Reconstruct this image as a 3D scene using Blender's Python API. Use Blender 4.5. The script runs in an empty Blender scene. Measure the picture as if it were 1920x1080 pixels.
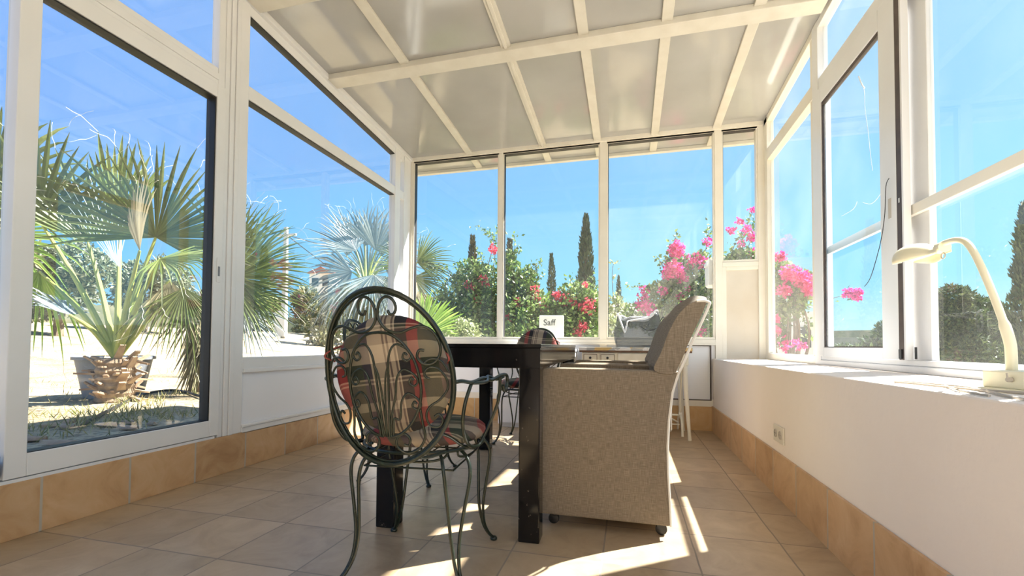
import bpy, math, random
from mathutils import Vector, Matrix, noise
R = math.radians
rnd = random.Random(7)
col = bpy.context.scene.collection
scn = bpy.context.scene

# ------------------------------------------------------------------ camera
YAW, PITCH, ROLL = .252684, .027741, .006511
FOC, CY = 846.055, 624.783
CAM = Vector((0, 0, .75))
FW = Vector((-math.sin(YAW) * math.cos(PITCH), math.cos(YAW) * math.cos(PITCH), math.sin(PITCH)))
RT = Vector((math.cos(YAW), math.sin(YAW), 0))
UP = RT.cross(FW)
RT2 = RT * math.cos(ROLL) + UP * math.sin(ROLL)
UP2 = UP * math.cos(ROLL) - RT * math.sin(ROLL)
cd = bpy.data.cameras.new('camera')
cam = bpy.data.objects.new('camera', cd)
col.objects.link(cam)
cam.matrix_world = Matrix(((RT2.x, UP2.x, -FW.x, CAM.x), (RT2.y, UP2.y, -FW.y, CAM.y),
                           (RT2.z, UP2.z, -FW.z, CAM.z), (0, 0, 0, 1)))
cd.sensor_width = 36
cd.lens = FOC / 1920 * 36
cd.shift_y = (CY - 540) / 1920
cd.clip_start = .05
cd.clip_end = 500
scn.camera = cam


def at(px, py, d):
    """world point on the photo's ray (px, py) at forward distance d (metres)"""
    return CAM + (FW + RT2 * ((px - 960) / FOC) - UP2 * ((py - CY) / FOC)) * d


# ------------------------------------------------------------------ light
SUN = Vector((1, .745, 1.42)).normalized()
sl = bpy.data.lights.new('sun', 'SUN')
sl.energy = 18.0
sl.color = (1.0, .95, .86)
sl.angle = R(.6)
so = bpy.data.objects.new('sun', sl)
col.objects.link(so)
so.rotation_euler = SUN.to_track_quat('Z', 'Y').to_euler()
so.location = (6, 5, 9)

w = bpy.data.worlds.new('sky')
scn.world = w
w.use_nodes = True
nt = w.node_tree
nt.nodes.clear()


def N(nt, t, **k):
    n = nt.nodes.new(t)
    for a, b in k.items():
        setattr(n, a, b)
    return n


tc = N(nt, 'ShaderNodeTexCoord')
sp = N(nt, 'ShaderNodeSeparateXYZ')
nt.links.new(tc.outputs['Generated'], sp.inputs[0])
# elevation ramp on the side away from the sun / towards the sun
def ramp(nt, stops, fac, interp='LINEAR'):
    r = N(nt, 'ShaderNodeValToRGB')
    r.color_ramp.interpolation = interp
    el = r.color_ramp.elements
    while len(el) > 1:
        el.remove(el[0])
    el[0].position = stops[0][0]
    el[0].color = (*stops[0][1], 1)
    for p, c in stops[1:]:
        e = el.new(p)
        e.color = (*c, 1)
    nt.links.new(fac, r.inputs[0])
    return r


rA = ramp(nt, [(0, (.50, .52, .46)), (.02, (.30, .56, .72)), (.12, (.145, .44, .74)), (.35, (.155, .335, .76)), (.8, (.155, .30, .74))], sp.outputs['Z'])
rB = ramp(nt, [(0, (.66, .70, .64)), (.02, (.48, .74, .80)), (.12, (.27, .62, .78)), (.35, (.24, .53, .80)), (.8, (.22, .46, .78))], sp.outputs['Z'])
dt = N(nt, 'ShaderNodeVectorMath', operation='DOT_PRODUCT')
nt.links.new(tc.outputs['Generated'], dt.inputs[0])
hs = Vector((1, .35, 0)).normalized()
dt.inputs[1].default_value = hs
mr = N(nt, 'ShaderNodeMapRange')
mr.inputs['From Min'].default_value = -.85
mr.inputs['From Max'].default_value = .80
nt.links.new(dt.outputs['Value'], mr.inputs['Value'])
mx = N(nt, 'ShaderNodeMixRGB')
nt.links.new(mr.outputs[0], mx.inputs[0])
nt.links.new(rA.outputs[0], mx.inputs[1])
nt.links.new(rB.outputs[0], mx.inputs[2])
bg = N(nt, 'ShaderNodeBackground')
bg.inputs[1].default_value = .94
nt.links.new(mx.outputs[0], bg.inputs[0])
ow = N(nt, 'ShaderNodeOutputWorld')
nt.links.new(bg.outputs[0], ow.inputs[0])

vs = scn.view_settings
vs.view_transform = 'Standard'
vs.look = 'None'
vs.gamma = 1
vs.use_curve_mapping = False
vs.exposure = .70


# ------------------------------------------------------------------ materials
def mat(name, c, rough=.5, metal=0, spec=.5, var=None, scale=8, bump=0, bscale=40, coord='Object', detail=4):
    m = bpy.data.materials.new(name)
    m.use_nodes = True
    t = m.node_tree
    b = t.nodes['Principled BSDF']
    b.inputs['Base Color'].default_value = (*c, 1)
    b.inputs['Roughness'].default_value = rough
    b.inputs['Metallic'].default_value = metal
    b.inputs['Specular IOR Level'].default_value = spec
    tx = N(t, 'ShaderNodeTexCoord')
    if var:
        n = N(t, 'ShaderNodeTexNoise')
        n.inputs['Scale'].default_value = scale
        n.inputs['Detail'].default_value = detail
        t.links.new(tx.outputs[coord], n.inputs['Vector'])
        r = ramp(t, [(.3, c), (.7, var)], n.outputs['Fac'])
        t.links.new(r.outputs[0], b.inputs['Base Color'])
    if bump:
        n2 = N(t, 'ShaderNodeTexNoise')
        n2.inputs['Scale'].default_value = bscale
        n2.inputs['Detail'].default_value = 4
        t.links.new(tx.outputs[coord], n2.inputs['Vector'])
        bm = N(t, 'ShaderNodeBump')
        bm.inputs['Strength'].default_value = bump
        bm.inputs['Distance'].default_value = .01
        t.links.new(n2.outputs['Fac'], bm.inputs['Height'])
        t.links.new(bm.outputs[0], b.inputs['Normal'])
    return m


def leafmat(name, stops, rough=.5, trans=.25, spec=.35):
    m = bpy.data.materials.new(name)
    m.use_nodes = True
    t = m.node_tree
    b = t.nodes['Principled BSDF']
    g = N(t, 'ShaderNodeNewGeometry')
    r = ramp(t, stops, g.outputs['Random Per Island'])
    t.links.new(r.outputs[0], b.inputs['Base Color'])
    b.inputs['Roughness'].default_value = rough
    b.inputs['Specular IOR Level'].default_value = spec
    if trans:
        tr = N(t, 'ShaderNodeBsdfTranslucent')
        t.links.new(r.outputs[0], tr.inputs[0])
        ms = N(t, 'ShaderNodeMixShader')
        ms.inputs[0].default_value = trans
        t.links.new(b.outputs[0], ms.inputs[1])
        t.links.new(tr.outputs[0], ms.inputs[2])
        t.links.new(ms.outputs[0], t.nodes['Material Output'].inputs[0])
    return m


def glassmat(name, dirt=0.0, ior=1.5, tint=(.97, .98, .98), spots=0.0):
    m = bpy.data.materials.new(name)
    m.use_nodes = True
    t = m.node_tree
    t.nodes.remove(t.nodes['Principled BSDF'])
    out = t.nodes['Material Output']
    tr = N(t, 'ShaderNodeBsdfTransparent')
    tr.inputs[0].default_value = (*tint, 1)
    gl = N(t, 'ShaderNodeBsdfGlossy')
    gl.inputs['Roughness'].default_value = 0.0
    fr = N(t, 'ShaderNodeFresnel')
    fr.inputs[0].default_value = ior
    a = N(t, 'ShaderNodeMixShader')
    ge = N(t, 'ShaderNodeNewGeometry')
    sb = N(t, 'ShaderNodeMath', operation='SUBTRACT')
    sb.inputs[0].default_value = 1
    t.links.new(ge.outputs['Backfacing'], sb.inputs[1])
    ml_ = N(t, 'ShaderNodeMath', operation='MULTIPLY')
    t.links.new(fr.outputs[0], ml_.inputs[0])
    t.links.new(sb.outputs[0], ml_.inputs[1])
    t.links.new(ml_.outputs[0], a.inputs[0])
    t.links.new(tr.outputs[0], a.inputs[1])
    t.links.new(gl.outputs[0], a.inputs[2])
    last = a
    if dirt:
        df = N(t, 'ShaderNodeBsdfDiffuse')
        df.inputs[0].default_value = (.9, .9, .88, 1)
        tl = N(t, 'ShaderNodeBsdfTranslucent')
        tl.inputs[0].default_value = (.9, .9, .88, 1)
        ad = N(t, 'ShaderNodeMixShader')
        ad.inputs[0].default_value = .6
        t.links.new(df.outputs[0], ad.inputs[1])
        t.links.new(tl.outputs[0], ad.inputs[2])
        tx = N(t, 'ShaderNodeTexCoord')
        n = N(t, 'ShaderNodeTexNoise')
        n.inputs['Scale'].default_value = 2.2
        n.inputs['Detail'].default_value = 6
        t.links.new(tx.outputs['Object'], n.inputs['Vector'])
        q = N(t, 'ShaderNodeMapRange')
        q.inputs['From Min'].default_value = .3
        q.inputs['From Max'].default_value = .75
        q.inputs['To Min'].default_value = dirt * .4
        q.inputs['To Max'].default_value = dirt * 1.6
        t.links.new(n.outputs['Fac'], q.inputs[0])
        b = N(t, 'ShaderNodeMixShader')
        t.links.new(q.outputs[0], b.inputs[0])
        t.links.new(a.outputs[0], b.inputs[1])
        t.links.new(ad.outputs[0], b.inputs[2])
        last = b
    t.links.new(last.outputs[0], out.inputs[0])
    return m


def tilemat(name, w_, h_, off, c1, c2, c3, grout, vertical=False, axis='x', rough=.33, mortar=.006):
    """ceramic tiles; w_ x h_ pitch, off = joint offset; vertical: joints only across the run"""
    m = bpy.data.materials.new(name)
    m.use_nodes = True
    t = m.node_tree
    b = t.nodes['Principled BSDF']
    tx = N(t, 'ShaderNodeTexCoord')
    s = N(t, 'ShaderNodeSeparateXYZ')
    t.links.new(tx.outputs['Object'], s.inputs[0])

    def m_(op, a, bb=None):
        n = N(t, 'ShaderNodeMath', operation=op)
        for i, v in enumerate((a, bb)):
            if v is None:
                continue
            if isinstance(v, (int, float)):
                n.inputs[i].default_value = v
            else:
                t.links.new(v, n.inputs[i])
        return n.outputs[0]

    # slight waviness so the joints are not ruler straight
    nz = N(t, 'ShaderNodeTexNoise')
    nz.inputs['Scale'].default_value = 6
    t.links.new(tx.outputs['Object'], nz.inputs['Vector'])
    wob = m_('MULTIPLY', m_('SUBTRACT', nz.outputs['Fac'], .5), .006)

    def joint(v, p, o):
        a = m_('DIVIDE', m_('SUBTRACT', m_('ADD', v, wob), o), p)
        f = m_('FRACT', a)
        d = m_('MINIMUM', f, m_('SUBTRACT', 1.0, f))
        return m_('LESS_THAN', d, mortar / p / 2 * 1.0), m_('FLOOR', a)

    ux, uy = s.outputs['X'], s.outputs['Y']
    if vertical:
        j, cx = joint(uy if axis == 'y' else ux, w_, off[0])
        cy = 0.0
        jm = j
    else:
        j1, cx = joint(ux, w_, off[0])
        j2, cy = joint(uy, h_, off[1])
        jm = m_('MAXIMUM', j1, j2)
    cb = N(t, 'ShaderNodeCombineXYZ')
    t.links.new(cx, cb.inputs[0])
    if cy != 0.0:
        t.links.new(cy, cb.inputs[1])
    wn = N(t, 'ShaderNodeTexWhiteNoise')
    t.links.new(cb.outputs[0], wn.inputs[0])
    # cloudy glaze, shifted per tile
    ad = N(t, 'ShaderNodeVectorMath', operation='ADD')
    sc = N(t, 'ShaderNodeVectorMath', operation='SCALE')
    sc.inputs['Scale'].default_value = 9
    t.links.new(wn.outputs['Color'], sc.inputs[0])
    t.links.new(tx.outputs['Object'], ad.inputs[0])
    t.links.new(sc.outputs[0], ad.inputs[1])
    n1 = N(t, 'ShaderNodeTexNoise')
    n1.inputs['Scale'].default_value = 5.5
    n1.inputs['Detail'].default_value = 8
    n1.inputs['Roughness'].default_value = .62
    n1.inputs['Distortion'].default_value = 1.2
    t.links.new(ad.outputs[0], n1.inputs['Vector'])
    rr = ramp(t, [(.25, c1), (.5, c2), (.75, c3)], n1.outputs['Fac'])
    v = N(t, 'ShaderNodeHueSaturation')
    t.links.new(rr.outputs[0], v.inputs['Color'])
    t.links.new(m_('ADD', .88, m_('MULTIPLY', wn.outputs['Value'], .22)), v.inputs['Value'])
    mix = N(t, 'ShaderNodeMixRGB')
    t.links.new(jm, mix.inputs[0])
    t.links.new(v.outputs[0], mix.inputs[1])
    mix.inputs[2].default_value = (*grout, 1)
    t.links.new(mix.outputs[0], b.inputs['Base Color'])
    t.links.new(m_('ADD', rough, m_('MULTIPLY', jm, .4)), b.inputs['Roughness'])
    bp = N(t, 'ShaderNodeBump')
    bp.inputs['Strength'].default_value = .35
    bp.inputs['Distance'].default_value = .003
    t.links.new(m_('ADD', m_('SUBTRACT', 1.0, jm), m_('MULTIPLY', n1.outputs['Fac'], .25)), bp.inputs['Height'])
    t.links.new(bp.outputs[0], b.inputs['Normal'])
    return m


def plaidmat():
    m = bpy.data.materials.new('plaid_fabric')
    m.use_nodes = True
    t = m.node_tree
    b = t.nodes['Principled BSDF']
    b.inputs['Roughness'].default_value = .85
    b.inputs['Specular IOR Level'].default_value = .25
    tx = N(t, 'ShaderNodeTexCoord')
    s = N(t, 'ShaderNodeSeparateXYZ')
    t.links.new(tx.outputs['UV'], s.inputs[0])
    gr, cr, rd, nv, br, dk = (.050, .062, .035), (.50, .41, .30), (.30, .035, .035), (.045, .04, .06), (.15, .11, .09), (.022, .022, .024)
    outs = []
    for i, st in enumerate([
        [(0, rd), (.13, gr), (.27, nv), (.34, cr), (.46, br), (.475, cr), (.49, br), (.505, cr), (.54, br), (.555, cr), (.57, dk), (.655, rd), (.735, gr), (.87, br)],
        [(0, br), (.16, cr), (.175, br), (.195, cr), (.21, dk), (.34, cr), (.50, br), (.62, cr), (.635, gr), (.66, cr), (.675, dk), (.80, br), (.92, cr)]]):
        f = N(t, 'ShaderNodeMath', operation='FRACT')
        t.links.new(s.outputs[i], f.inputs[0])
        r = ramp(t, st, f.outputs[0], 'CONSTANT')
        outs.append(r)
    mix = N(t, 'ShaderNodeMixRGB')
    mix.inputs[0].default_value = .42
    t.links.new(outs[0].outputs[0], mix.inputs[1])
    t.links.new(outs[1].outputs[0], mix.inputs[2])
    t.links.new(mix.outputs[0], b.inputs['Base Color'])
    n = N(t, 'ShaderNodeTexNoise')
    n.inputs['Scale'].default_value = 400
    t.links.new(tx.outputs['Object'], n.inputs['Vector'])
    bp = N(t, 'ShaderNodeBump')
    bp.inputs['Strength'].default_value = .25
    bp.inputs['Distance'].default_value = .002
    t.links.new(n.outputs['Fac'], bp.inputs['Height'])
    t.links.new(bp.outputs[0], b.inputs['Normal'])
    return m


def linenmat():
    m = bpy.data.materials.new('taupe_linen')
    m.use_nodes = True
    t = m.node_tree
    b = t.nodes['Principled BSDF']
    b.inputs['Roughness'].default_value = .9
    b.inputs['Specular IOR Level'].default_value = .2
    tx = N(t, 'ShaderNodeTexCoord')
    fs = []
    for sc in ((30, 30, 620), (620, 620, 30)):
        mp = N(t, 'ShaderNodeMapping')
        mp.inputs['Scale'].default_value = sc
        n = N(t, 'ShaderNodeTexNoise')
        n.inputs['Scale'].default_value = 1
        n.inputs['Detail'].default_value = 3
        t.links.new(tx.outputs['Object'], mp.inputs[0])
        t.links.new(mp.outputs[0], n.inputs['Vector'])
        fs.append(n)
    a = N(t, 'ShaderNodeMath', operation='ADD')
    t.links.new(fs[0].outputs['Fac'], a.inputs[0])
    t.links.new(fs[1].outputs['Fac'], a.inputs[1])
    h = N(t, 'ShaderNodeMath', operation='MULTIPLY')
    h.inputs[1].default_value = .5
    t.links.new(a.outputs[0], h.inputs[0])
    r = ramp(t, [(.34, (.155, .120, .084)), (.5, (.235, .188, .136)), (.66, (.34, .28, .21))], h.outputs[0])
    t.links.new(r.outputs[0], b.inputs['Base Color'])
    bp = N(t, 'ShaderNodeBump')
    bp.inputs['Strength'].default_value = .4
    bp.inputs['Distance'].default_value = .002
    t.links.new(h.outputs[0], bp.inputs['Height'])
    t.links.new(bp.outputs[0], b.inputs['Normal'])
    return m


def scuffmat(name, c, scuff, rough=.25, thr=.66, scale=22):
    m = bpy.data.materials.new(name)
    m.use_nodes = True
    t = m.node_tree
    b = t.nodes['Principled BSDF']
    tx = N(t, 'ShaderNodeTexCoord')
    n = N(t, 'ShaderNodeTexNoise')
    n.inputs['Scale'].default_value = scale
    n.inputs['Detail'].default_value = 8
    n.inputs['Roughness'].default_value = .75
    t.links.new(tx.outputs['Object'], n.inputs['Vector'])
    r = ramp(t, [(thr, c), (thr + .02, scuff)], n.outputs['Fac'])
    t.links.new(r.outputs[0], b.inputs['Base Color'])
    b.inputs['Roughness'].default_value = rough
    if rough < .15:
        b.inputs['Specular IOR Level'].default_value = .3
    return m


M = {}
M['frame'] = mat('white_painted_aluminium', (.82, .82, .83), .32, var=(.77, .77, .77), scale=3)
M['frame_warm'] = mat('cream_painted_aluminium', (.85, .81, .72), .35, var=(.79, .74, .64), scale=4)
M['wall'] = mat('white_plaster', (.92, .85, .78), .8, var=(.89, .81, .735), scale=2.5, bump=.25, bscale=25)
M['panel'] = mat('white_panel', (.88, .89, .93), .35, var=(.85, .86, .90), scale=2)
M['ceil'] = mat('cream_roof_panel', (.47, .465, .455), .10, spec=.8, var=(.40, .395, .38), scale=1.7, bump=.06, bscale=6, detail=8)
M['rafter'] = mat('cream_rafter_paint', (.70, .67, .60), .4, var=(.63, .595, .52), scale=9)
M['stain'] = mat('weathered_cream_panel', (.72, .67, .59), .6, var=(.62, .55, .45), scale=2.2, detail=7)
M['gasket'] = mat('black_rubber', (.012, .011, .012), .5)
M['brownseal'] = mat('dark_brown_seal', (.05, .035, .03), .5, var=(.09, .06, .05), scale=20)  # dark brown rubber of the panel seal, brush seal and glazing beads
M['handle'] = mat('brushed_steel_pull', (.55, .55, .55), .3, metal=1)
M['glass'] = glassmat('clear_glass', .012)
M['glass_left'] = glassmat('clear_glass_left', .02, ior=2.0)
M['glass_dusty'] = glassmat('dusty_glass', .035)
M['glass_haze'] = glassmat('lightly_dusty_glass', .018)
M['glass_blue'] = glassmat('sliding_sash_glass', .03, ior=1.6, tint=(.90, .95, 1.0))
M['floor'] = tilemat('terracotta_floor_tiles', .325, .33, (.56, 1.29), (.32, .225, .135), (.43, .315, .195), (.51, .39, .255), (.27, .22, .17))
M['base_l'] = tilemat('terracotta_skirting_side', .33, .33, (1.29, 0), (.44, .25, .12), (.60, .38, .20), (.68, .47, .28), (.47, .43, .36), True, 'y', .4, .009)
M['base_b'] = tilemat('terracotta_skirting_back', .33, .33, (.13, 0), (.46, .26, .10), (.58, .36, .16), (.64, .45, .24), (.47, .43, .36), True, 'x', .4, .009)
M['black'] = scuffmat('black_lacquer', (.008, .007, .007), (.26, .22, .18), .10, .655, 26)
M['iron'] = scuffmat('dark_green_iron', (.010, .017, .011), (.032, .048, .030), .30, .58, 60)
M['plaid'] = plaidmat()
M['linen'] = linenmat()
M['piping'] = mat('linen_piping', (.80, .76, .68), .7)
M['castor'] = mat('black_castor_plastic', (.012, .011, .011), .35)
M['chipwhite'] = scuffmat('chipped_white_paint', (.78, .73, .60), (.10, .06, .035), .5, .67, 30)
M['drawer'] = mat('cream_drawer_paint', (.80, .74, .60), .5, var=(.70, .63, .48), scale=14)
M['mosaic'] = None
M['brownwood'] = mat('dark_brown_edge', (.09, .045, .025), .5, var=(.16, .08, .04), scale=30)
M['lamp'] = mat('cream_lamp_enamel', (.85, .80, .60), .35, var=(.80, .74, .53), scale=10)
M['cablewhite'] = mat('grey_beige_cable', (.45, .40, .33), .5)
M['cableblack'] = mat('black_cable', (.015, .015, .02), .5)
M['outlet'] = mat('ivory_plastic', (.78, .74, .64), .4)
M['outlet_dark'] = mat('socket_hole_plastic', (.52, .48, .42), .5)
M['whiteplastic'] = mat('white_plastic', (.85, .85, .83), .4)
M['greyboard'] = mat('weathered_white_board', (.70, .71, .68), .6, var=(.58, .60, .56), scale=6)
M['pot'] = mat('grey_plastic_pot', (.16, .17, .19), .5, var=(.23, .25, .28), scale=4)
M['soil'] = mat('dark_soil', (.07, .05, .035), .9)
M['trunk'] = mat('palm_trunk_fibre', (.17, .11, .065), .9, var=(.36, .27, .18), scale=14, bump=.6)
M['stub'] = mat('cut_frond_stub', (.48, .36, .24), .8, var=(.25, .15, .09), scale=9)
M['bark'] = mat('bark', (.14, .10, .07), .9, var=(.22, .17, .12), scale=20)
M['petiole'] = mat('palm_petiole', (.24, .30, .06), .5, var=(.42, .44, .10), scale=5)
M['fan'] = leafmat('palm_fan_green', [(0, (.06, .09, .02)), (.5, (.11, .155, .04)), (1, (.20, .24, .08))], .38, .30)
M['fan_bright'] = leafmat('palm_fan_bright', [(0, (.12, .22, .03)), (.5, (.20, .33, .05)), (1, (.30, .42, .09))], .4, .4)
M['fan_blue'] = leafmat('palm_fan_silver_blue', [(0, (.12, .17, .20)), (.5, (.22, .29, .32)), (1, (.44, .50, .50))], .4, .2)
M['fan_dry'] = leafmat('palm_fan_dry', [(0, (.30, .24, .13)), (1, (.55, .48, .32))], .7, .3)
M['skirt'] = leafmat('palm_skirt_fibre', [(0, (.13, .13, .07)), (.6, (.25, .23, .13)), (1, (.42, .36, .22))], .7, .15)
M['hair'] = mat('palm_fibre_hair', (.75, .70, .58), .6)
M['bleaf'] = leafmat('bougainvillea_leaf', [(0, (.045, .095, .016)), (.45, (.105, .185, .035)), (.8, (.20, .30, .07)), (1, (.50, .58, .28))], .32, .34, .7)
M['bleaf_pale'] = leafmat('pale_shrub_leaf', [(0, (.12, .16, .05)), (.5, (.26, .31, .12)), (1, (.55, .58, .36))], .35, .25, .6)
M['magenta'] = leafmat('magenta_bracts', [(0, (.55, .015, .17)), (.5, (.80, .04, .30)), (1, (.95, .16, .50))], .6, .4, .2)
M['red'] = leafmat('coral_bracts', [(0, (.55, .04, .08)), (.5, (.80, .09, .15)), (1, (.95, .26, .30))], .6, .35, .2)
M['cypress'] = leafmat('cypress_foliage', [(0, (.022, .042, .02)), (.6, (.05, .08, .035)), (1, (.11, .14, .06))], .6, .05)
M['cypress_brown'] = leafmat('cypress_foliage_warm', [(0, (.04, .045, .018)), (.6, (.085, .085, .03)), (1, (.15, .12, .05))], .6, .05)
M['pine'] = leafmat('pine_foliage', [(0, (.020, .045, .014)), (.5, (.065, .11, .035)), (1, (.20, .25, .09))], .6, .12)
M['olive'] = leafmat('olive_foliage', [(0, (.07, .10, .06)), (.5, (.15, .19, .12)), (1, (.34, .37, .27))], .5, .15)
M['scrub'] = leafmat('scrub_foliage', [(0, (.08, .09, .035)), (.5, (.16, .17, .07)), (1, (.32, .29, .15))], .6, .12)
M['grass'] = leafmat('dry_grass', [(0, (.16, .20, .06)), (.5, (.36, .33, .14)), (1, (.60, .52, .28))], .6, .2)
M['concrete'] = mat('concrete_pole', (.62, .60, .56), .8, var=(.52, .50, .46), scale=8)
M['whitewash'] = mat('whitewashed_wall', (.85, .83, .79), .8, var=(.80, .78, .73), scale=3)
M['roofred'] = mat('red_roof_tile', (.40, .13, .08), .8, var=(.30, .09, .05), scale=12)
M['darkglass'] = mat('dark_window_glass', (.03, .04, .05), .15)
M['hose'] = mat('black_irrigation_hose', (.02, .02, .02), .5)


def sandmat():
    m = bpy.data.materials.new('dry_sandy_ground')
    m.use_nodes = True
    t = m.node_tree
    b = t.nodes['Principled BSDF']
    b.inputs['Roughness'].default_value = .95
    tx = N(t, 'ShaderNodeTexCoord')
    n = N(t, 'ShaderNodeTexNoise')
    n.inputs['Scale'].default_value = 1.3
    n.inputs['Detail'].default_value = 9
    n.inputs['Roughness'].default_value = .65
    t.links.new(tx.outputs['Object'], n.inputs['Vector'])
    r = ramp(t, [(.3, (.20, .145, .08)), (.45, (.38, .295, .175)), (.62, (.50, .41, .265))], n.outputs['Fac'])
    n2 = N(t, 'ShaderNodeTexNoise')
    n2.inputs['Scale'].default_value = 28
    n2.inputs['Detail'].default_value = 6
    t.links.new(tx.outputs['Object'], n2.inputs['Vector'])
    r2 = ramp(t, [(.38, (.35, .35, .35)), (.5, (1, 1, 1))], n2.outputs['Fac'])
    mx_ = N(t, 'ShaderNodeMixRGB', blend_type='MULTIPLY')
    mx_.inputs[0].default_value = .8
    t.links.new(r.outputs[0], mx_.inputs[1])
    t.links.new(r2.outputs[0], mx_.inputs[2])
    t.links.new(mx_.outputs[0], b.inputs['Base Color'])
    bp = N(t, 'ShaderNodeBump')
    bp.inputs['Strength'].default_value = .7
    bp.inputs['Distance'].default_value = .05
    t.links.new(n2.outputs['Fac'], bp.inputs['Height'])
    t.links.new(bp.outputs[0], b.inputs['Normal'])
    return m


M['sand'] = sandmat()
M['hill'] = mat('scrub_hill', (.14, .16, .09), .95, var=(.38, .33, .20), scale=.25, detail=9)


def mosaicmat():
    m = bpy.data.materials.new('mottled_mosaic_top')
    m.use_nodes = True
    t = m.node_tree
    b = t.nodes['Principled BSDF']
    b.inputs['Roughness'].default_value = .4
    tx = N(t, 'ShaderNodeTexCoord')
    v = N(t, 'ShaderNodeTexVoronoi')
    v.inputs['Scale'].default_value = 14
    t.links.new(tx.outputs['Object'], v.inputs['Vector'])
    s = N(t, 'ShaderNodeSeparateColor')
    t.links.new(v.outputs['Color'], s.inputs[0])
    r = ramp(t, [(0, (.55, .50, .40)), (.35, (.62, .42, .16)), (.5, (.72, .70, .66)), (.8, (.40, .40, .38))], s.outputs[0], 'CONSTANT')
    t.links.new(r.outputs[0], b.inputs['Base Color'])
    return m


M['mosaic'] = mosaicmat()


def bagmat():
    m = bpy.data.materials.new('clear_plastic_film')
    m.use_nodes = True
    t = m.node_tree
    b = t.nodes['Principled BSDF']
    b.inputs['Base Color'].default_value = (.80, .82, .84, 1)
    b.inputs['Roughness'].default_value = .12
    tr = N(t, 'ShaderNodeBsdfTransparent')
    tr.inputs[0].default_value = (.68, .69, .70, 1)
    ms = N(t, 'ShaderNodeMixShader')
    ms.inputs[0].default_value = .07
    t.links.new(tr.outputs[0], ms.inputs[1])
    t.links.new(b.outputs[0], ms.inputs[2])
    t.links.new(ms.outputs[0], t.nodes['Material Output'].inputs[0])
    return m


M['film'] = bagmat()
M['filmwhite'] = mat('creased_white_film', (.88, .89, .90), .3, spec=.6)
M['tapewhite'] = mat('white_adhesive_mark', (.9, .92, .92), .5)
M['ink'] = mat('dark_ink', (.03, .035, .03), .6)


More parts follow.
